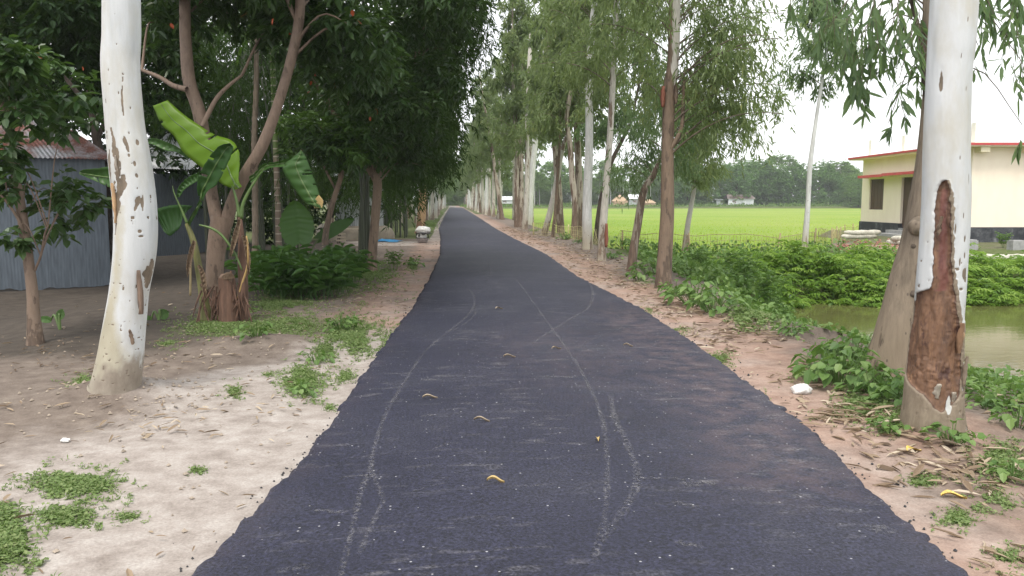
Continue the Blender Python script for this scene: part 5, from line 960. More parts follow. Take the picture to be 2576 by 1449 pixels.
# sand bags
def bag(seed):
    rng = np.random.default_rng(seed); import bmesh; b = bmesh.new(); bmesh.ops.create_icosphere(b, subdivisions=3, radius=1); V = np.array([v.co for v in b.verts]); Fc = np.array([[v.index for v in f.verts] for f in b.faces]); b.free()
    V = np.sign(V)*np.abs(V)**.72; V[:, 2] *= 1-.25*np.abs(V[:, 0])**3; V *= np.array((.30, .19, .105)); V[:, 2] += .012*(fbm(V[:, 0]*9+seed, V[:, 1]*9, 3)-.5)*2; return mesh('sand_bag', V, Fc, M['sand_bag'], None, None, True)
bp = [bag(s_) for s_ in range(3)]; i = 0
def putbags(A, B, n, layers, label, group, z0=None):
    global i
    for ly in range(layers):
        for k in range(n):
            q = A+(B-A)*((k+.5+.5*(ly % 2))/n); o = bp[i % 3]
            if i >= 3: o = o.copy(); C.objects.link(o)
            o.location = (q[0], q[1], gz(q[0], q[1])+.085+.15*ly); v = B-A; o.rotation_euler = (rng.normal(0, .06), rng.normal(0, .08), math.atan2(v[1], v[0])+rng.normal(0, .12)); o.scale = (rng.uniform(.9, 1.1),)*3; tag(o, label, 'sand bag', group); i += 1
putbags(G(2110, 604), G(2196, 602), 6, 2, 'white sand bag in the low stack left of the house steps', 'sand bags left of the steps')
putbags(G(2238, 618), G(2285, 622), 2, 2, 'white sand bag in the small pile right of the house steps', 'sand bags right of the steps')
putbags(G(2440, 640), G(2600, 641), 8, 1, 'white sand bag in the row along the right house wall', 'sand bags along the right wall')
for px_c, py_c, lb in [(2436, 630, 'pale concrete block beside the wounded trunk by the house'), (2556, 629, 'pale concrete block at the right end of the house wall')]:
    q = G(px_c, py_c); MBb = MB().box((0, 0, .14), (.44, .3, .30)).box((0, 0, .30), (.38, .24, .03)); tag(mesh('concrete_block', MBb.v, MBb.f, M['concrete'], None, origin=(0, 0, 0)), lb, 'block').location = (q[0], q[1], gz(q[0], q[1]))
# brick rubble on the red slope
V = []; Fc = []
for k in range(150):
    q = G(rng.uniform(2105, 2290), rng.uniform(606, 640)); s_ = rng.uniform(.025, .075); m_ = MB().box((q[0], q[1], gz(q[0], q[1])+s_*.3), (s_*1.8, s_, s_*.8), rng.uniform(0, 3), rng.normal(0, .4)); b_ = len(V); V += m_.v; Fc += [tuple(j+b_ for j in f) for f in m_.f]
tag(mesh('rubble', V, Fc, M['rubble']), 'broken red brick rubble scattered on the bank before the house', 'rubble', None, 'stuff')
# bamboo net fences
def netfence(label, pts, h, m, post_every, nm='net_fence', rails=4, dv=.11, lean=0, seed=0, postm='pole'):
    rng = np.random.default_rng(seed); s = spline(np.array([np.append(q, 0)[:3] for q in pts]), 14*len(pts)); seglen = np.r_[0, np.cumsum(np.linalg.norm(np.diff(s[:, :2], axis=0), axis=1))]; Lt = seglen[-1]
    at_ = lambda t: np.array([np.interp(t, seglen, s[:, 0]), np.interp(t, seglen, s[:, 1])]); b = at_(0); root = empty(nm, (b[0], b[1], gz(*b)), label, 'fence', 'bamboo net fences'); net = MB()
    n = int(Lt/.5)+2
    for k in range(rails):
        pl = []
        for t in np.linspace(0, Lt, n): q = at_(t); pl.append((q[0], q[1], gz(*q)+h*(.12+.86*k/(rails-1))*(1+.12*(vn(t*.9, seed)-.5))+.03*rng.normal()))
        net.tube(pl, .009 if k == rails-1 else .005, 4, False)
    for t in np.arange(0, Lt, dv): q = at_(t); net.tube([(q[0], q[1], gz(*q)), (q[0]+rng.normal(0, .02), q[1]+rng.normal(0, .02), gz(*q)+h*rng.uniform(.9, 1.04))], .0045, 4, False)
    net.build('net', M[m], root)
    for t in np.arange(.1, Lt, post_every): q = at_(t); MB().tube([(q[0], q[1], gz(*q)-.1), (q[0]+rng.normal(0, .04), q[1]+rng.normal(0, .04), gz(*q)+h*rng.uniform(1.02, 1.2))], .026, 6).build('post', M[postm], root, True)
netfence('long low bamboo net fence along the near edge of the rice', [G(*q) for q in FENCE[2:7]], .58, 'pole', 2.6, seed=1)
netfence('yellowish split bamboo fence between the leaning trees and the rice', [G(*q) for q in [(1340, 592), (1400, 598), (1480, 612), (1570, 628)]], .55, 'pale_pole', 2.2, seed=2, postm='pale_pole')
netfence('taller split bamboo fence at the house corner beside the sand bags', [G(*q) for q in [(2092, 612), (2110, 600), (2135, 596), (2160, 592)]], .85, 'pale_pole', 1.4, rails=5, dv=.14, seed=3)
lf0 = CF(19.6, 28.9, 0); lf0[2] = gz(lf0[0], lf0[1]); LFN = empty('leaning_lattice', lf0, 'broken bamboo lattice panel leaning by the right house wall', 'lattice'); nb = MB(); pq = lambda u_, v_: lf0+np.array((cy, -sy, 0))*(u_*1.75-.9)+np.array((sy, cy, 0))*(.25*v_)+np.array((0, 0, v_*1.25*(1-.85*u_)))
for k in range(9): u_ = k/8; nb.tube([pq(u_, 0), pq(u_, 1)], .012, 5, False)
for k in range(6): nb.tube([pq(t, .15+.17*k) for t in np.linspace(0, 1, 6)], .01, 5, False)
nb.tube([pq(.0, 1), pq(1.02, 1)], .025, 6).build('lattice', M['pole'], LFN)
# ------------------------------------------------------------------ far side of the rice: hedge, sheds, haystacks, trees
rng = np.random.default_rng(5); n = 9000; hx = rng.uniform(2, 150, n); hyy = 224+rng.normal(0, .9, n)+.02*hx; p = np.stack([hx, hyy, np.abs(rng.normal(.1, .45, n))*(.5+.9*fbm(hx*.15, hx*0, 3))], -1)
V, Fc, k = leaves(p, rng.normal(0, 1, p.shape), rng.normal(0, 1, p.shape), rng.uniform(.35, .7, n), rng.uniform(.2, .4, n)); tag(leafmesh('hedge_scrub', [(V, Fc, k, rng.random(n))], M['treefar2'], None), 'low scrub growing along the far bund of the rice field', 'scrub', None, 'stuff')
def farshed(label, px0, px1, pyb, pye, pyr, d, wm, rm, hip=.15):
    a = P(px0, pyb, d); b = P(px1, pyb, d); z0 = a[2]; root = empty('tin_shed', (a+b)/2, label, 'shed', 'sheds across the rice field'); ze = P(px0, pye, d)[2]-z0; zr = P(px0, pyr, d)[2]-z0; bk = np.array((sy, cy, 0))*5; a[2] = b[2] = z0
    corrugated('wall', a, b, 0, ze, wm, root, 2.0, .02, 60); corrugated('side_wall', b, b+bk, 0, ze, wm, root, 2.0, .02, 40); v = unit(b-a)*.4
    q = [a-v-bk*.08, b+v-bk*.08, b+v*(1-2*hip*4)+bk*.5, a-v*(1-2*hip*4)+bk*.5, b+v+bk*1.08, a-v+bk*1.08]
    for k_, zz_ in enumerate((ze, ze, zr, zr, ze, ze)): q[k_] = q[k_]*np.array((1, 1, 0))+np.array((0, 0, z0+zz_))
    roofsheet('roof', q[0], q[1], q[2], q[3], rm, root, 1.0, .03); roofsheet('roof', q[4], q[5], q[3], q[2], rm, root, 1.0, .03); MB().hexa([a+bk*.02+unit(b-a)*1.2+np.array((0, 0, 0)), a+bk*.0+unit(b-a)*2.2, a+bk*.02+unit(b-a)*2.2, a+bk*.03+unit(b-a)*1.2]+[q_+np.array((0, 0, ze*.75)) for q_ in (a-bk*.01+unit(b-a)*1.2, a-bk*.01+unit(b-a)*2.2, a+bk*.02+unit(b-a)*2.2, a+bk*.03+unit(b-a)*1.2)]).build('door', M['tin_far_rust'], root); return root
farshed('long pale shed with a dull rust roof under the far trees', 1832, 1896, 515, 500, 489, 236, M['tin_white'], M['tin_far_rust'])
farshed('bright tin house seen between the row trunks on the left of the field', 1255, 1290, 512, 503, 494, 236, M['tin_white'], M['tin_white'])
farshed('small shed beside the haystack with a pale slanting roof', 1582, 1612, 515, 500, 489, 234, M['tin_grey'], M['tin_white']); farshed('little grey hut left of the long pale shed', 1802, 1818, 515, 503, 500, 238, M['tin_grey'], M['tin_grey'])
def hay(label, px, wpx, pyb, pyt, d):
    f = P(px, pyb, d); h = P(px, pyt, d)[2]-f[2]; r = wpx/2*d/F; root = empty('haystack', f, label, 'haystack', 'haystacks across the rice field'); z = np.linspace(0, 1, 14); pr_ = r*np.where(z < .45, .9+.25*z, np.maximum(.02, 1.01*(1-((z-.45)/.55))**.75)); trunk('stack', f+np.array((0, 0, 1))*z[:, None]*h*.9, pr_, M['thatch'], root, 20, 40, .1, int(px), flare=0); MB().tube([f, f+np.array((0, 0, h))], .07, 5).build('pole', M['pole'], root)
hay('conical haystack with a pole through its tip beyond the rice', 1559, 40, 519, 487, 233); hay('smaller browner haystack right of the small shed', 1632, 36, 518, 499, 233)
def crownmesh(seed, h, rx, m, ll=.6, n=70, low=.15, per=52):
    rng = np.random.default_rng(seed); cl = []
    for _ in range(n): t = rng.random(); ww = rx*(.35+.75*math.sin(math.pi*min(1, .15+.8*t))); a = rng.uniform(0, 6.28); rr_ = ww*rng.random()**.5; cl.append((math.cos(a)*rr_, math.sin(a)*rr_, h*(low+(1-low)*t), rx*.28*rng.uniform(.7, 1.2)))
    v, f, k, r = broad_foliage(rng, cl, ll, ll*.5, per*.3/max(.3, rx*.28)**1.0, .8); return v, f, k, r
def treeproto(seed, h, rx, m, bk='bark_dark', low=.1, ll=.6, n=74, r0=.22, name='far_tree'):
    o = bpy.data.objects.new(name, None); C.objects.link(o); q = np.array([(0, 0, -.3), (.05*h*.1, 0, h*.3), (-.03*h, .02*h, h*.6), (0, 0, h*.92)]); trunk('trunk', q, [r0, r0*.8, r0*.5, .04], M[bk], o, 9, 24, .05, seed); leafmesh('crown', [crownmesh(seed, h, rx, m, ll, n, low)], M[m], o); return o
def copytree(o):
    c = o.copy(); C.objects.link(c)
    for ch in kids(o): q = ch.copy(); q.parent = c; C.objects.link(q)
    return c
FP = [treeproto(1, 13, 5.5, 'treefar'), treeproto(2, 12, 6.5, 'treefar', low=.03), treeproto(3, 11, 4.2, 'treefar2', low=.15), treeproto(4, 15, 5, 'treefar2', 'bark_pale', .25, n=80), treeproto(5, 12, 2.0, 'treefar2', 'bark_white', .5, .6, 34, .11), treeproto(6, 9, 5.5, 'treefar2', low=.0, n=84)]
u_f = [0]*6; FG = 'trees along the far side of the rice field'
LB = ['dark rounded tree in the far line across the rice field', 'wide low crowned dark tree in the far line across the rice field', 'light green tree in the far line across the rice field', 'tall light crowned tree standing above the far line', 'slender pale stemmed tree in the far line behind the haystacks', 'bushy light green tree at the foot of the far line']
rng = np.random.default_rng(15)
def far(kind, px, d, s):
    o = FP[kind] if u_f[kind] == 0 else copytree(FP[kind]); u_f[kind] += 1; f = P(px, 500, d); o.location = (f[0], f[1], .2); o.rotation_euler = (0, 0, rng.uniform(0, 6.28)); o.scale = (s*rng.uniform(.9, 1.15), s*rng.uniform(.9, 1.15), s*rng.uniform(.92, 1.08)); tag(o, LB[kind], 'tree', FG)
for px in range(1330, 1650, 17): far(4, px+rng.uniform(-7, 7), 240+rng.uniform(-3, 14), rng.uniform(.85, 1.1))
for px in range(1180, 1850, 42): far(int(rng.choice([2, 3, 2, 5])), px+rng.uniform(-12, 12), 262+rng.uniform(-6, 22), rng.uniform(.8, 1.0))
for px in range(1690, 2190, 34): far(int(rng.choice([0, 1, 1, 0])), px+rng.uniform(-12, 12), 246+rng.uniform(-4, 16), rng.uniform(.82, 1.12))
for px, kd, d, s in [(1962, 3, 262, 1.12), (1905, 1, 250, 1.12), (1880, 0, 255, 1.1), (1990, 1, 246, .95), (2110, 3, 250, .9), (2140, 2, 246, 1.0), (2160, 5, 232, .9), (2075, 3, 255, .85), (2130, 0, 262, 1.0), (1740, 5, 245, 1), (1660, 2, 250, .95)]: far(kd, px, d, s)
for px in range(1150, 1700, 26): far(5, px+rng.uniform(-9, 9), 280+rng.uniform(-4, 16), rng.uniform(.8, 1.1))
for px in (2230, 2290, 2440, 2500, 2560, 2620): far(int(rng.choice([0, 1, 2])), px, 225, .62)
# ------------------------------------------------------------------ the long rows receding on both sides
def rowproto(seed, bk, h, zlo, rad, ll, lw, nbr, leaf='eucfar', lean=.5, st=5, per=7, pts=5):
    rng = np.random.default_rng(seed); o = bpy.data.objects.new('eucalyptus_tree', None); C.objects.link(o); l_ = rng.normal(0, lean, 2); q = np.array([(0, 0, -.15), (l_[0]*.25, l_[1]*.2, h*.25), (l_[0]*.45, l_[1]*.5, h*.5), (l_[0]*.8, l_[1]*.8, h*.8), (l_[0], l_[1], h)]); r_ = rng.uniform(.85, 1.15)
    trunk('trunk', q, np.array([.16, .135, .11, .06, .02])*r_, M[bk], o, 11, 44, .06, seed, flare=.3); lf, tw = euc_foliage(rng, axis_fn(q), zlo, h-.4, rad, nbr, ll, lw, st, per, pts); leafmesh('crown', [lf], M[leaf], o); tw.build('twigs', M['twig'], o, True); return o
RP = [rowproto(201, 'bark_white', 14, 4.6, 2.3, .3, .075, 30), rowproto(202, 'bark_mix', 13, 4.2, 2.2, .3, .075, 30), rowproto(203, 'bark_pale', 15, 5.2, 2.4, .3, .075, 30), rowproto(204, 'bark_pale', 12, 4.0, 2.0, .3, .075, 26), rowproto(205, 'bark_white', 15, 5.5, 2.2, .32, .08, 28)]
LP_ = [rowproto(211, 'bark_mix', 12, 2.6, 2.6, .3, .08, 34, 'euc2'), rowproto(212, 'bark_pale', 13, 3.0, 2.6, .3, .08, 34, 'eucfar'), rowproto(213, 'bark_white', 13, 3.4, 2.4, .3, .08, 32, 'euc2')]
rng = np.random.default_rng(33); un = {}
def rowtree(protos, k, x, y, s, label, group, tilt=.035):
    o = protos[k]; key = (id(protos), k)
    if key in un: o = copytree(protos[k])
    un[key] = 1; o.location = (x, y, gz(x, y)); o.rotation_euler = (rng.normal(0, tilt), rng.normal(0, tilt), rng.uniform(0, 6.28)); o.scale = (s*rng.uniform(.95, 1.2)*(1.3 if protos is LP_ else 1.12),)*2+(s*rng.uniform(.92, 1.1),); tag(o, label, 'tree', group)
RL = 'pale eucalyptus in the long row receding along the right verge'; RGp = 'receding row of eucalyptus on the right verge'
for px, py, k in [(1310, 573, 1), (1264, 553, 1), (1253, 550, 2), (1241, 546, 3), (1231, 543, 2), (1223, 541, 0), (1216, 538, 3), (1209, 536, 1), (1203, 534, 0)]: f = G(px, py); rowtree(RP, k, f[0], f[1], rng.uniform(.9, 1.1), RL, RGp)
y = 128.0
while y < 330: rowtree(RP, int(rng.integers(0, 5)), 4.1+rng.normal(0, .35), y, rng.uniform(.9, 1.1), RL, RGp); y += rng.uniform(5, 9)
for y in (33, 44, 56, 66, 80, 95, 112, 135, 160, 190): rowtree(RP, int(rng.integers(0, 5)), 5.9+rng.normal(0, .4), y+rng.normal(0, 2), rng.uniform(.9, 1.1), RL, RGp)
LL_ = 'eucalyptus in the shaded row receding along the left verge'; LGp = 'receding row of eucalyptus on the left verge'
for px, py, k in [(1094, 549, 2), (1087, 553, 1), (1072, 555, 0), (1103, 540, 1), (1098, 544, 0)]: f = G(px, py); rowtree(LP_, k, f[0], f[1], rng.uniform(.9, 1.1), LL_, LGp)
y = 50.0
while y < 330: rowtree(LP_, int(rng.integers(0, 3)), -2.8+rng.normal(0, .35), y, rng.uniform(.9, 1.1), LL_, LGp); y += rng.uniform(5, 8.5)
for y in (46, 55, 64, 75, 86, 100, 118, 140, 165, 195, 230): rowtree(LP_, int(rng.integers(0, 3)), -6.2+rng.normal(0, .8), y+rng.normal(0, 2), rng.uniform(.85, 1.05), LL_, LGp)
for px, d in ((1090, 335), (1112, 345), (1128, 362), (1145, 372), (1160, 362), (1175, 345), (1195, 340)): far(int(rng.choice([0, 1])), px, d, 1.25)
# ------------------------------------------------------------------ the bank by the pond: ferns, shrubs, broad heart-leaved plants
rng = np.random.default_rng(44)
def fernfronds(pts, ln, seed):
    rng = np.random.default_rng(seed); n = len(pts); a = rng.uniform(0, 6.28, n); d = np.stack([np.cos(a), np.sin(a), np.zeros(n)], -1); m_ = 9; PS, DS, NS, LN, RN = [], [], [], [], []; rb = rng.random(n)
    for j in range(m_):
        t = (j+.6)/m_; c = pts+d*(ln*t*.85)[:, None]+np.array((0, 0, 1))*(ln*(.75*t-.8*t*t))[:, None]; side = np.stack([-d[:, 1], d[:, 0], np.zeros(n)], -1)
        for s_ in (-1, 1): PS.append(c); DS.append(side*s_+d*.45+np.array((0, 0, -.05))+rng.normal(0, .22, (n, 3))); NS.append(np.repeat(np.array([[0, 0, 1.]]), n, 0)); LN.append(ln*.30*math.sin(math.pi*(.22+.72*t))); RN.append(rb)
    LN = np.concatenate(LN); V, Fc, k = leaves(np.concatenate(PS), np.concatenate(DS), np.concatenate(NS), LN, LN*.34, False, .05, .25); return V, Fc, k, np.clip(np.concatenate(RN)*.8+rng.normal(.08, .08, len(LN)), 0, 1)
n = 7000; x = rng.uniform(6.5, 27, n); y = 15.7+np.abs(rng.normal(0, 1, n))*2.0; keep = (y < 23.5) & ((x < 13.2) | (y < 21.5)) & ~((x > 13.8) & (x < 17.5) & (y > 19.6)); x, y = x[keep], y[keep]
mound = .02+1.45*np.clip(fbm(x*.8, y*.8, 4)-.36, 0, 1)+.12*np.exp(-((y-17)/1.2)**2); z = hz(x, y)+mound*rng.uniform(.5, 1.1, len(x)); nb_ = 5200; xb = rng.uniform(7.5, 27, nb_); yb = 15.8+np.abs(rng.normal(0, 1, nb_))*2.2; kb = (yb < 22.5) & (fbm(xb*.5+30, yb*.5, 3) > .47) & ~((xb > 13.2) & (xb < 17.5) & (yb > 19.6)); xb, yb = xb[kb], yb[kb]; pb_ = np.stack([xb, yb, hz(xb, yb)+(.08+1.5*np.clip(fbm(xb*.8, yb*.8, 4)-.35, 0, 1))*rng.uniform(.6, 1.15, len(xb))], -1); Vb, Fb, kb2 = leaves(pb_, rng.normal(0, .7, pb_.shape), np.array((0, 0, 1))+rng.normal(0, .5, pb_.shape), rng.uniform(.08, .2, len(xb)), rng.uniform(.04, .1, len(xb)), True, .12, .2); tag(leafmesh('creeper_cover', [(Vb, Fb, kb2, np.clip(rng.normal(.6, .3, len(xb)), 0, 1))], M['heart'], None), 'broad leaved creepers tangled among the ferns of the pond bank', 'creepers', None, 'stuff')
tag(leafmesh('fern_cover', [fernfronds(np.stack([x, y, z], -1), rng.uniform(.22, .62, len(x)), 3)], M['fern'], None), 'fresh green ferns covering the far bank of the pond', 'ferns', None, 'stuff')
# leafy scrub: bank edge on the left part and around
n = 15000; x = rng.uniform(4.2, 13, n); y = rng.uniform(11.3, 27, n); keep = (pond(x, y) > .05) & (x > 4.45+.05*(y-14)+.5*vn(y*1.3, y*0)) & (y < 26.5-.3*(x-5)) & (fbm(x*.8, y*.8, 3) > .30); x, y = x[keep], y[keep]; z = hz(x, y)+rng.random(len(x))*(.10+.42*fbm(x*.6+9, y*.6, 3))*np.where((y < 15.6) & (x > 5.6), .3+.7*sst(.1, 1.6, pond(x, y)), 1); p = np.stack([x, y, z], -1)
dd = rng.normal(0, .7, p.shape)+np.array((0, 0, .15)); V, Fc, k = leaves(p, dd, np.array((0, 0, 1))+rng.normal(0, .45, p.shape), rng.uniform(.10, .2, len(p)), rng.uniform(.05, .10, len(p)), True, .12, .2); tag(leafmesh('bank_scrub', [(V, Fc, k, np.clip(rng.normal(.5, .25, len(p)), 0, 1))], M['heart'], None), 'low leafy scrub between the row trees and the pond', 'scrub', None, 'stuff')
n = 5200; x = rng.uniform(4.9, 7.0, n); y = rng.uniform(9.6, 16, n); keep = (pond(x, y) > -.02) & (x > 4.9+.3*vn(y*1.3, y*0+4)); x, y = x[keep], y[keep]; p = np.stack([x, y, hz(x, y)+rng.random(len(x))*(.03+.16*fbm(x*1.1+4, y*1.1, 3))], -1); V, Fc, k = leaves(p, rng.normal(0, .8, p.shape), np.array((0, 0, 1))+rng.normal(0, .45, p.shape), rng.uniform(.06, .16, len(p)), rng.uniform(.035, .09, len(p)), True, .12, .2); tag(leafmesh('shore_scrub', [(V, Fc, k, np.clip(rng.normal(.5, .28, len(p)), 0, 1))], M['heart'], None), 'leafy creepers along the near left shore of the pond', 'scrub', None, 'stuff')
n = 13000; x = rng.uniform(4.0, 9.5, n); y = rng.uniform(3.6, 9.6, n); keep = (pond(x, y) > .02) & (x > 3.75+.35*vn(y*1.1, y*0)) & (fbm(x*1.2+3, y*1.2, 3) > .25); x, y = x[keep], y[keep]; z = hz(x, y)+rng.random(len(x))**1.3*(.05+.22*fbm(x*.9+2, y*.9, 3))*(1-.6*sst(6.3, 8.6, y)); p = np.stack([x, y, z], -1)
V, Fc, k = leaves(p, rng.normal(0, .8, p.shape)+np.array((0, 0, .1)), np.array((0, 0, 1))+rng.normal(0, .4, p.shape), rng.uniform(.04, .11, len(p)), rng.uniform(.028, .075, len(p)), True, .12, .2); tag(leafmesh('ground_cover', [(V, Fc, k, np.clip(rng.normal(.55, .25, len(p)), 0, 1))], M['heart'], None), 'leafy ground cover under the wounded white trunk down to the water', 'ground cover', None, 'stuff')
def heartplant(seed, n, r, h, ll):
    rng = np.random.default_rng(seed); a = rng.uniform(0, 6.28, n); rr_ = r*rng.random(n)**.6; hh_ = h*(1-.55*(rr_/r)**2)*rng.uniform(.35, 1, n); p = np.stack([np.cos(a)*rr_, np.sin(a)*rr_, hh_], -1); dd = np.stack([np.cos(a), np.sin(a), np.full(n, -.25)], -1)+rng.normal(0, .35, (n, 3)); nn_ = np.array((0, 0, 1))+.4*dd+rng.normal(0, .25, (n, 3)); tb = MB()
    for q in p: f = q*np.array((.35, .35, 0)); tb.tube([f, (f+q)/2+np.array((0, 0, .04)), q], .004, 4, False)
    V, Fc, k = leaves(p, dd, nn_, ll*rng.uniform(.55, 1.2, n), ll*.82*rng.uniform(.6, 1.1, n), True, .12, .22); V0 = np.array(tb.v); F0 = np.array(tb.f)
    return mesh('broadleaf_plant', np.concatenate([V0, V]), np.concatenate([F0, Fc+len(V0)]), M['heart'], None, dict(rnd=np.r_[np.full(len(V0), .4), np.repeat(np.clip(rng.normal(.45, .25, n), 0, 1), k)]))
hp = [heartplant(1, 62, .42, .42, .13), heartplant(2, 40, .34, .3, .125), heartplant(3, 26, .25, .26, .11)]; HG = 'broad leaved plants along the right verge'
for i, (px, py, s, lb) in enumerate([(2115, 968, .9, 'biggest heart leaved plant at the water side of the verge beside the white bag'), (2065, 935, .8, 'heart leaved plant just left of the biggest one'), (2395, 1128, .62, 'small heart leaved plant right at the foot of the wounded trunk'), (2150, 915, .72, 'pale heart leaved plant against the foot of the leaning brown tree'), (1990, 850, .6, 'dusty heart leaved plant at the left tip of the pond'), (2085, 905, .8, 'heart leaved plant between the biggest one and the dusty one'), (2135, 872, .7, 'heart leaved plant above the biggest one at the water'), (2178, 962, .75, 'heart leaved plant right of the biggest one by the leaning trunk'), (2035, 958, .55, 'smaller heart leaved plant nearest the white bag'), (2200, 1000, .65, 'low heart leaved plant under the leaning trunk foot'), (2250, 1010, .8, 'low heart leaved plant in front of the leaning brown tree'),
      (2235, 1100, .5, 'tiny leafy plant left of the wounded trunk foot'), (1745, 770, 1.1, 'broad leaved plant hanging over the verge right of the thick brown trunk'), (1700, 742, .95, 'broad leaved plant beside the thick brown trunk foot'), (1612, 706, 1.15, 'leafy plant between short leaning tree and thick brown trunk'), (1640, 690, 1.1, 'leafy plant tucked behind the thick brown trunk'), (1540, 650, 1.0, 'leafy plant right of the straight cream trunk'), (1455, 612, .9, 'leafy plant at the foot of the crooked dark trunk'), (1420, 603, .8, 'leafy plant between the crooked and leaning trunks'), (1345, 583, .8, 'leafy plant right of the snapped trunk'),
      (1965, 812, .6, 'taller heart leaved plant at the pond edge below the lone slender tree'), (1800, 790, .95, 'leafy plant spilling onto the leaf litter by the pond bank'), (2490, 1030, .5, 'leafy plant in the ground cover right of the wounded trunk'), (2560, 1085, .7, 'broad leaved plant at the right edge of the ground cover'), (2470, 950, .4, 'tall leaved plant at the near edge of the pond'), (2555, 962, .42, 'leafy plant by the pond at the far right'), (2545, 1210, .5, 'small leafy plant among dry bark strips at lower right'), (2300, 1040, .6, 'small leafy plant tight against the wounded trunk'),
      (2275, 880, .45, 'two leaved creeper clinging between the two right trunks')]): f = G(px, py); place(hp, i, f[0], f[1], s, lb, 'plant', HG)
hp2 = [heartplant(11, 24, .2, .2, .085), heartplant(12, 18, .17, .16, .08)]; HL = 'small leafy plants on the left verge'
for i, (px, py, s, lb) in enumerate([(645, 872, 1.0, 'dusty pale leaved plant on the little earth bank left of the road'), (795, 905, .9, 'pale leafy plant at the edge of the left grass patch'), (860, 830, 1.1, 'darker leafy plant in the left grass near the road'), (600, 800, 1.2, 'round leaved plant right of the cut banana stem'), (1040, 668, 1.3, 'small leafy plant close to the left road edge'), (700, 740, 1.3, 'leafy plant under the front of the long leaved clump'), (760, 985, .7, 'small plant in the grass patch nearest the left road edge'), (890, 812, .9, 'dark leaved plant at the right tip of the left grass')]): f = G(px, py); place(hp2, i, f[0], f[1], s, lb, 'plant', HL)
sbp = [shrub_mesh(np.random.default_rng(70+k), 14, .75, .17, .055, M['heart'], 'shrub', .45) for k in range(2)]
for i, (px, py, s, lb) in enumerate([(1935, 745, 1.1, 'dark upright shrub at the left end of the pond'), (1880, 730, 1.0, 'leafy shrub left of the dark upright one by the pond'), (1975, 765, .5, 'lower shrub at the waterline of the pond'), (1850, 690, .9, 'shrub on the bank below the small leaning tree'), (1760, 680, .9, 'shrub right of the thick brown trunk on the bank'), (2525, 640, .7, 'grey green shrub before the leaning bamboo lattice'), (990, 680, .6, 'scrubby plant at the foot of the bent tree'), (900, 690, .7, 'scrubby plant left of the bent tree foot')]): f = G(px, py, -.2 if px > 1800 else 0); place(sbp, i, f[0], f[1], s, lb, 'shrub', 'shrubs by pond and verge')
# ------------------------------------------------------------------ grass, litter, crumbs
def tufts(px_boxes, seed, h, m='grass', z0=0):
    rng = np.random.default_rng(seed); P_ = []
    for x0, y0, x1, y1, n, hs in px_boxes:
        c = np.array([(x0+x1)/2, (y0+y1)/2]); e_ = np.array([(x1-x0)/2, (y1-y0)/2]); k = 0
        th = rng.uniform(0, 6.28, n); rr_ = np.minimum(np.abs(rng.normal(0, .52, n)), 1.5); keep_ = fbm(np.cos(th)*rr_*2.2+x0*.1, np.sin(th)*rr_*2.2+y0*.1, 3) > (.28 if hs > .95 else .38); th, rr_ = th[keep_], rr_[keep_]
        for t_, r_ in zip(th, rr_):
            q = c+e_*np.array((math.cos(t_), math.sin(t_)))*r_*(.75+.5*vn(t_*1.6+x0, y0)); g = G(q[0], q[1]); P_.append((g[0], g[1], hs))
    P_ = np.array(P_); x, y, hs = P_.T; z = hz(x, y)-.005; p = np.repeat(np.stack([x, y, z], -1), 4, 0)+rng.normal(0, .012, (len(x)*4, 3))*np.array((1, 1, 0)); n = len(p); dd = rng.normal(0, .55, (n, 3))+np.array((0, 0, .8)); hh_ = np.repeat(hs, 4)*h
    V, Fc, k = leaves(p, dd, rng.normal(0, 1, (n, 3)), hh_*rng.uniform(.5, 1.2, n), hh_*rng.uniform(.09, .16, n), False, .05, .35); w1 = (V, Fc, k, rng.random(n))
    sel = rng.random(n) < .4; p2 = p[sel]+np.array((0, 0, 1))*(hh_[sel]*rng.uniform(.1, .5, sel.sum()))[:, None]; V, Fc, k = leaves(p2, rng.normal(0, 1, p2.shape)*np.array((1, 1, .2)), np.array((0, 0, 1))+rng.normal(0, .3, p2.shape), hh_[sel]*.5, hh_[sel]*.4, False, .1, .1); return [w1, (V, Fc, k, rng.random(len(p2)))]
GB_ = [(70, 1165, 325, 1260, 1500, .9), (75, 1278, 250, 1330, 700, .8), (-80, 1310, 90, 1449, 1300, 1), (-40, 1270, 50, 1330, 350, .9), (280, 1280, 360, 1310, 120, .6), (560, 960, 620, 1010, 170, .9), (690, 905, 830, 1005, 1300, 1), (790, 795, 990, 890, 2600, 1.15), (780, 860, 850, 910, 500, 1), (840, 920, 900, 960, 320, .8), (420, 785, 700, 850, 2300, 1.0), (620, 790, 830, 850, 1700, 1.0), (600, 735, 830, 795, 1900, 1.1), (640, 695, 1010, 750, 1500, 1.2), (480, 1172, 515, 1190, 90, .7), (815, 1005, 850, 1030, 60, .7), (160, 930, 260, 985, 240, .9), (370, 850, 470, 885, 160, .8), (650, 930, 700, 950, 80, .7), (850, 640, 1000, 720, 1500, 1.8), (1020, 650, 1060, 690, 250, 1.5), (880, 755, 930, 775, 120, .9), (1062, 545, 1108, 580, 900, 2.2), (1085, 525, 1125, 548, 500, 2.2)]
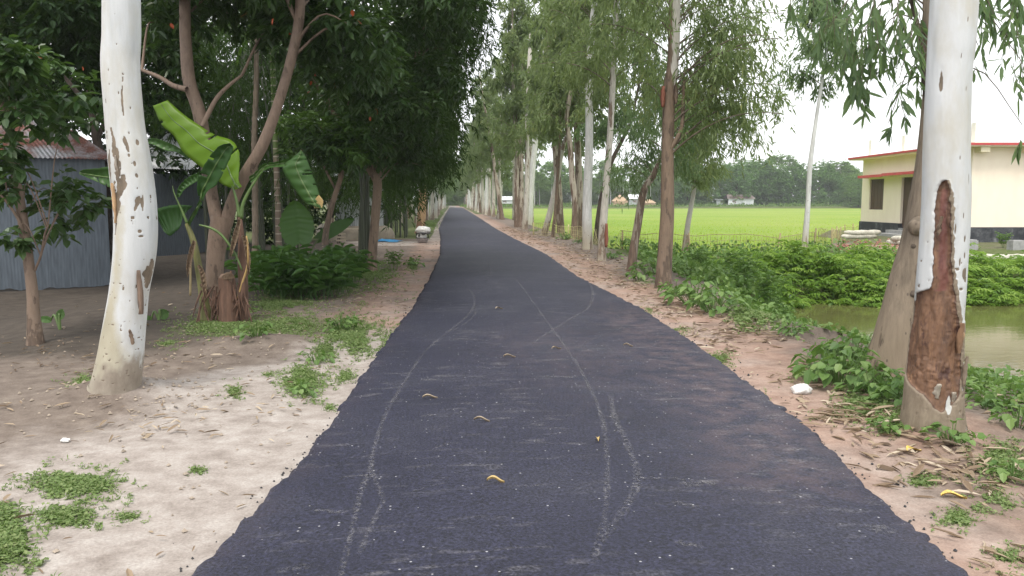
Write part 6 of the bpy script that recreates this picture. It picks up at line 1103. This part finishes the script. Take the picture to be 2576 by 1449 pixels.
GR_ = [(1560, 690, 1700, 730, 160, .8), (1640, 815, 1760, 850, 260, .7), (1690, 840, 1730, 890, 200, .7), (1770, 880, 1850, 930, 380, .8), (1860, 985, 1930, 1030, 240, .7), (1960, 930, 2080, 985, 250, .7), (2060, 1010, 2220, 1075, 380, .8), (2160, 1050, 2300, 1110, 420, .9), (2280, 1190, 2360, 1230, 260, .8), (2440, 1240, 2576, 1300, 260, .8), (2350, 1280, 2460, 1330, 260, .8), (2440, 1120, 2600, 1230, 700, 1), (2470, 1370, 2590, 1449, 200, .7), (1830, 770, 1950, 830, 700, 2.0), (1590, 760, 1680, 800, 160, .7), (2100, 960, 2300, 1060, 900, 1.2)]
tag(leafmesh('grass', tufts(GB_, 5, .055), M['grass'], None), 'short grass and creeping weeds in patches on the left verge', 'grass', None, 'stuff'); tag(leafmesh('grass', tufts(GR_, 6, .055), M['grass'], None), 'thin grass patches on the reddish right verge', 'grass', None, 'stuff')
rng = np.random.default_rng(9); n = 75000; x = rng.uniform(5, 75, n); y = 24+110*rng.random(n)**2.4; keep = infield(x, y); x, y = x[keep], y[keep]; p = np.stack([x, y, np.full(len(x), -.3)], -1); hh_ = rng.uniform(.10, .22, len(p))*np.clip(1.15-(y-24)/115, .15, 2); V, Fc, k = leaves(p, rng.normal(0, .28, p.shape)+np.array((0, 0, 1)), rng.normal(0, 1, p.shape), hh_, hh_*.13, False, .05, .15); tag(leafmesh('rice_plants', [(V, Fc, k, rng.random(len(p)))], M['rice'], None), 'young rice blades standing in the near part of the field', 'rice', None, 'stuff')
def litter(x, y, seed, l0, l1, name, label, m='litter', asp=.2):
    rng = np.random.default_rng(seed); n = len(x); z = hz(x, y)+rng.uniform(.004, .03, n); a = rng.uniform(0, 6.28, n); dd = np.stack([np.cos(a), np.sin(a), rng.normal(0, .12, n)], -1); ln = rng.uniform(l0, l1, n)*rng.uniform(.6, 1.3, n); V, Fc, k = leaves(np.stack([x, y, z], -1), dd, np.array((0, 0, 1))+rng.normal(0, .35, (n, 3)), ln, ln*asp*rng.uniform(.6, 1.4, n), True, .25, .05); tag(leafmesh(name, [(V, Fc, k, np.clip(rng.normal(.5, .3, n), 0, 1))], M[m], None), label, 'litter', None, 'stuff')
n = 4300; y = 2.6+46*rng.random(n)**1.5; x = xr(y)+.12+np.abs(rng.normal(.75, .55, n)); keep = (pond(x, y) > .1) & (x < 5.6) & (fbm(x*1.4, y*1.1, 3) > .34); litter(x[keep], y[keep], 1, .06, .16, 'dry_leaf_litter', 'dry tan eucalyptus leaves scattered along the right verge')
bx = [(2420, 1200, 150, 60, 70), (2330, 1130, 90, 40, 26), (1700, 780, 120, 45, 160), (1850, 850, 130, 40, 160), (2150, 1060, 120, 30, 90), (1560, 700, 80, 30, 60)]; q = np.concatenate([np.column_stack([rng.normal(a, b*.55, n_), rng.normal(c, d*.55, n_)]) for a, c, b, d, n_ in bx]); g = np.array([G(*t)[:2] for t in q]); keep = g[:, 0] > xr(g[:, 1])+.1; litter(g[keep, 0], g[keep, 1], 2, .07, .22, 'bark_litter', 'long pale bark strips and dry leaves heaped by the right trunks', 'litter', .14)
n = 1700; y = 3+30*rng.random(n)**1.3; x = xl(y)-.15-np.abs(rng.normal(1.6, 1.5, n)); keep = (x > -8) & (fbm(x*1.2+7, y*1.2, 3) > .42); litter(x[keep], y[keep], 3, .045, .11, 'dry_leaf_litter', 'dry leaves and bark scraps scattered over the left verge')
bx = [(330, 1060, 130, 50, 45), (900, 740, 120, 40, 260), (480, 880, 150, 40, 40), (150, 880, 200, 50, 90), (560, 1000, 200, 80, 30)]; q = np.concatenate([np.column_stack([rng.normal(a, b*.6, n_), rng.normal(c, d*.6, n_)]) for a, c, b, d, n_ in bx]); g = np.array([G(*t)[:2] for t in q]); keep = g[:, 0] < xl(g[:, 1])-.1; litter(g[keep, 0], g[keep, 1], 4, .05, .13, 'bark_litter', 'pale bark strips and dry leaves around the left trunk and clump', 'litter', .16)
V = []; Fc = []
for k in range(420):
    y_ = 2.4+10*rng.random()**1.8; left = rng.random() < .5; x_ = (xl(y_)-abs(rng.normal(.02, .07))) if left else (xr(y_)+abs(rng.normal(.03, .1))); s_ = rng.uniform(.003, .011)*(1.7 if rng.random() < .06 else 1); c_ = np.array((x_, y_, gz(x_, y_)+s_*.4)); o_ = np.array([(1, 0, 0), (-1, 0, 0), (0, 1, 0), (0, -1, 0), (0, 0, .9), (0, 0, -.6)])*rng.uniform(.6, 1.2, (6, 1))*s_; b_ = len(V); V += [tuple(c_+q) for q in o_]; Fc += [tuple(b_+j for j in f) for f in ((0, 2, 4), (2, 1, 4), (1, 3, 4), (3, 0, 4), (2, 0, 5), (1, 2, 5), (3, 1, 5), (0, 3, 5))]
tag(mesh('asphalt_crumbs', V, Fc, M['crumb']), 'loose black asphalt crumbs along both road edges', 'crumbs', None, 'stuff')
V = []; Fc = []
for k in range(420):
    if k % 3 == 0: a_ = rng.uniform(0, 6.28); r_ = rng.uniform(.15, .75); x_, y_ = -2.62+r_*math.cos(a_), 6.45+r_*math.sin(a_)*.8
    else: y_ = 3+9*rng.random(); x_ = xl(y_)-.3-abs(rng.normal(1.2, 1.2))
    s_ = rng.uniform(.006, .022); c_ = np.array((x_, y_, gz(x_, y_)+s_*.3)); o_ = np.array([(1, 0, 0), (-1, 0, 0), (0, 1, 0), (0, -1, 0), (0, 0, .9), (0, 0, -.6)])*rng.uniform(.6, 1.2, (6, 1))*s_; b_ = len(V); V += [tuple(c_+q) for q in o_]; Fc += [tuple(b_+j for j in f) for f in ((0, 2, 4), (2, 1, 4), (1, 3, 4), (3, 0, 4), (2, 0, 5), (1, 2, 5), (3, 1, 5), (0, 3, 5))]
tag(mesh('soil_clods', V, Fc, M['clod']), 'small clods and crumbs of dry soil on the left verge', 'soil', None, 'stuff')
# single leaves on the asphalt
def oneleaf(px, py, ang, ln, wd, m, label, cat='leaf', z=.056, name='fallen_leaf', group='fallen leaves lying on the asphalt'):
    g = G(px, py, z); n = 10; V = []; d = np.array((math.cos(ang), math.sin(ang), 0)); s_ = np.array((-d[1], d[0], 0))
    for i in range(n):
        t = i/(n-1); w_ = wd*math.sin(math.pi*min(1, .06+.94*t))**.8; c = d*ln*(t-.5)+s_*.12*ln*math.sin(math.pi*t)
        for k in (-1, 0, 1): V.append(c+s_*k*w_/2+np.array((0, 0, .006+.014*abs(k)+.012*math.sin(t*5))))
    ii = np.arange(n-1)[:, None]*3+np.arange(2)[None, :]; o = mesh(name, np.array(V), np.stack([ii, ii+1, ii+4, ii+3], -1).reshape(-1, 4), M[m], None, dict(rnd=np.full(3*n, .8)), True, origin=(0, 0, 0)); zz_ = rz(g[0], g[1]) if name == 'fallen_leaf' else gz(g[0], g[1])
    o.location = (g[0], g[1], float(zz_)+.003); tag(o, label, cat, group)
oneleaf(1247, 1215, -.1, .095, .024, 'dryyellow', 'curled yellow leaf lying across the middle of the near asphalt'); oneleaf(1507, 1110, 1.3, .095, .026, 'dryyellow', 'pale yellow leaf pointing up the road between two dust tracks'); oneleaf(1082, 1000, .15, .12, .03, 'litter', 'tan leaf on the asphalt near the long left dust track'); oneleaf(1282, 900, .1, .12, .026, 'litter', 'small tan leaf in the middle of the road farther ahead'); oneleaf(1212, 1060, -.15, .11, .02, 'litter', 'thin brown leaf on the asphalt right of the tan one'); oneleaf(1400, 880, .5, .12, .02, 'litter', 'narrow leaf beside the crossing dust tracks'); oneleaf(1256, 778, .6, .13, .04, 'litter', 'pale scrap of leaf far ahead in the middle of the road'); oneleaf(1580, 870, -.2, .1, .022, 'litter', 'dull leaf near the right side of the asphalt')
oneleaf(2300, 1143, .3, .12, .06, 'wrapper', 'crumpled yellow wrapper at the foot of the wounded trunk', 'wrapper', 0, 'wrapper', 'yellow wrappers on the right verge'); oneleaf(2400, 1254, -.2, .13, .045, 'wrapper', 'flat yellow wrapper among dry bark strips', 'wrapper', 0, 'wrapper', 'yellow wrappers on the right verge')
g = G(2018, 990); wb_ = lumpy((0, 0, .03), (.085, .065, .045), 21, M['white_cloth'], 'plastic_bag', None, (0, 0, 0), .7); wb_.location = (g[0], g[1], gz(g[0], g[1])); tag(wb_, 'crumpled white bag dropped on the reddish right verge', 'bag')
g = G(165, 1108); wb_ = lumpy((0, 0, .015), (.03, .02, .015), 22, M['white_cloth'], 'paper_scrap', None, (0, 0, 0), .8); wb_.location = (g[0], g[1], gz(g[0], g[1])); tag(wb_, 'tiny white paper scrap on the bare soil below the left trunk', 'paper')

# ------------------------------------------------------------------ humid air
hm = bpy.data.materials.new('haze_air'); hm.use_nodes = True; hn = hm.node_tree; hn.nodes.clear(); hv = hn.nodes.new('ShaderNodeVolumePrincipled'); ho = hn.nodes.new('ShaderNodeOutputMaterial')
hv.inputs['Color'].default_value = (.93, .96, 1, 1); hv.inputs['Density'].default_value = .00045; hn.links.new(hv.outputs[0], ho.inputs['Volume'])
tag(mesh('haze', MB().box((0, 650, 10), (2400, 1400, 27)).v, MB().box((0, 0, 0), (1, 1, 1)).f, hm), 'pale humid air over the fields', None, None, 'stuff')
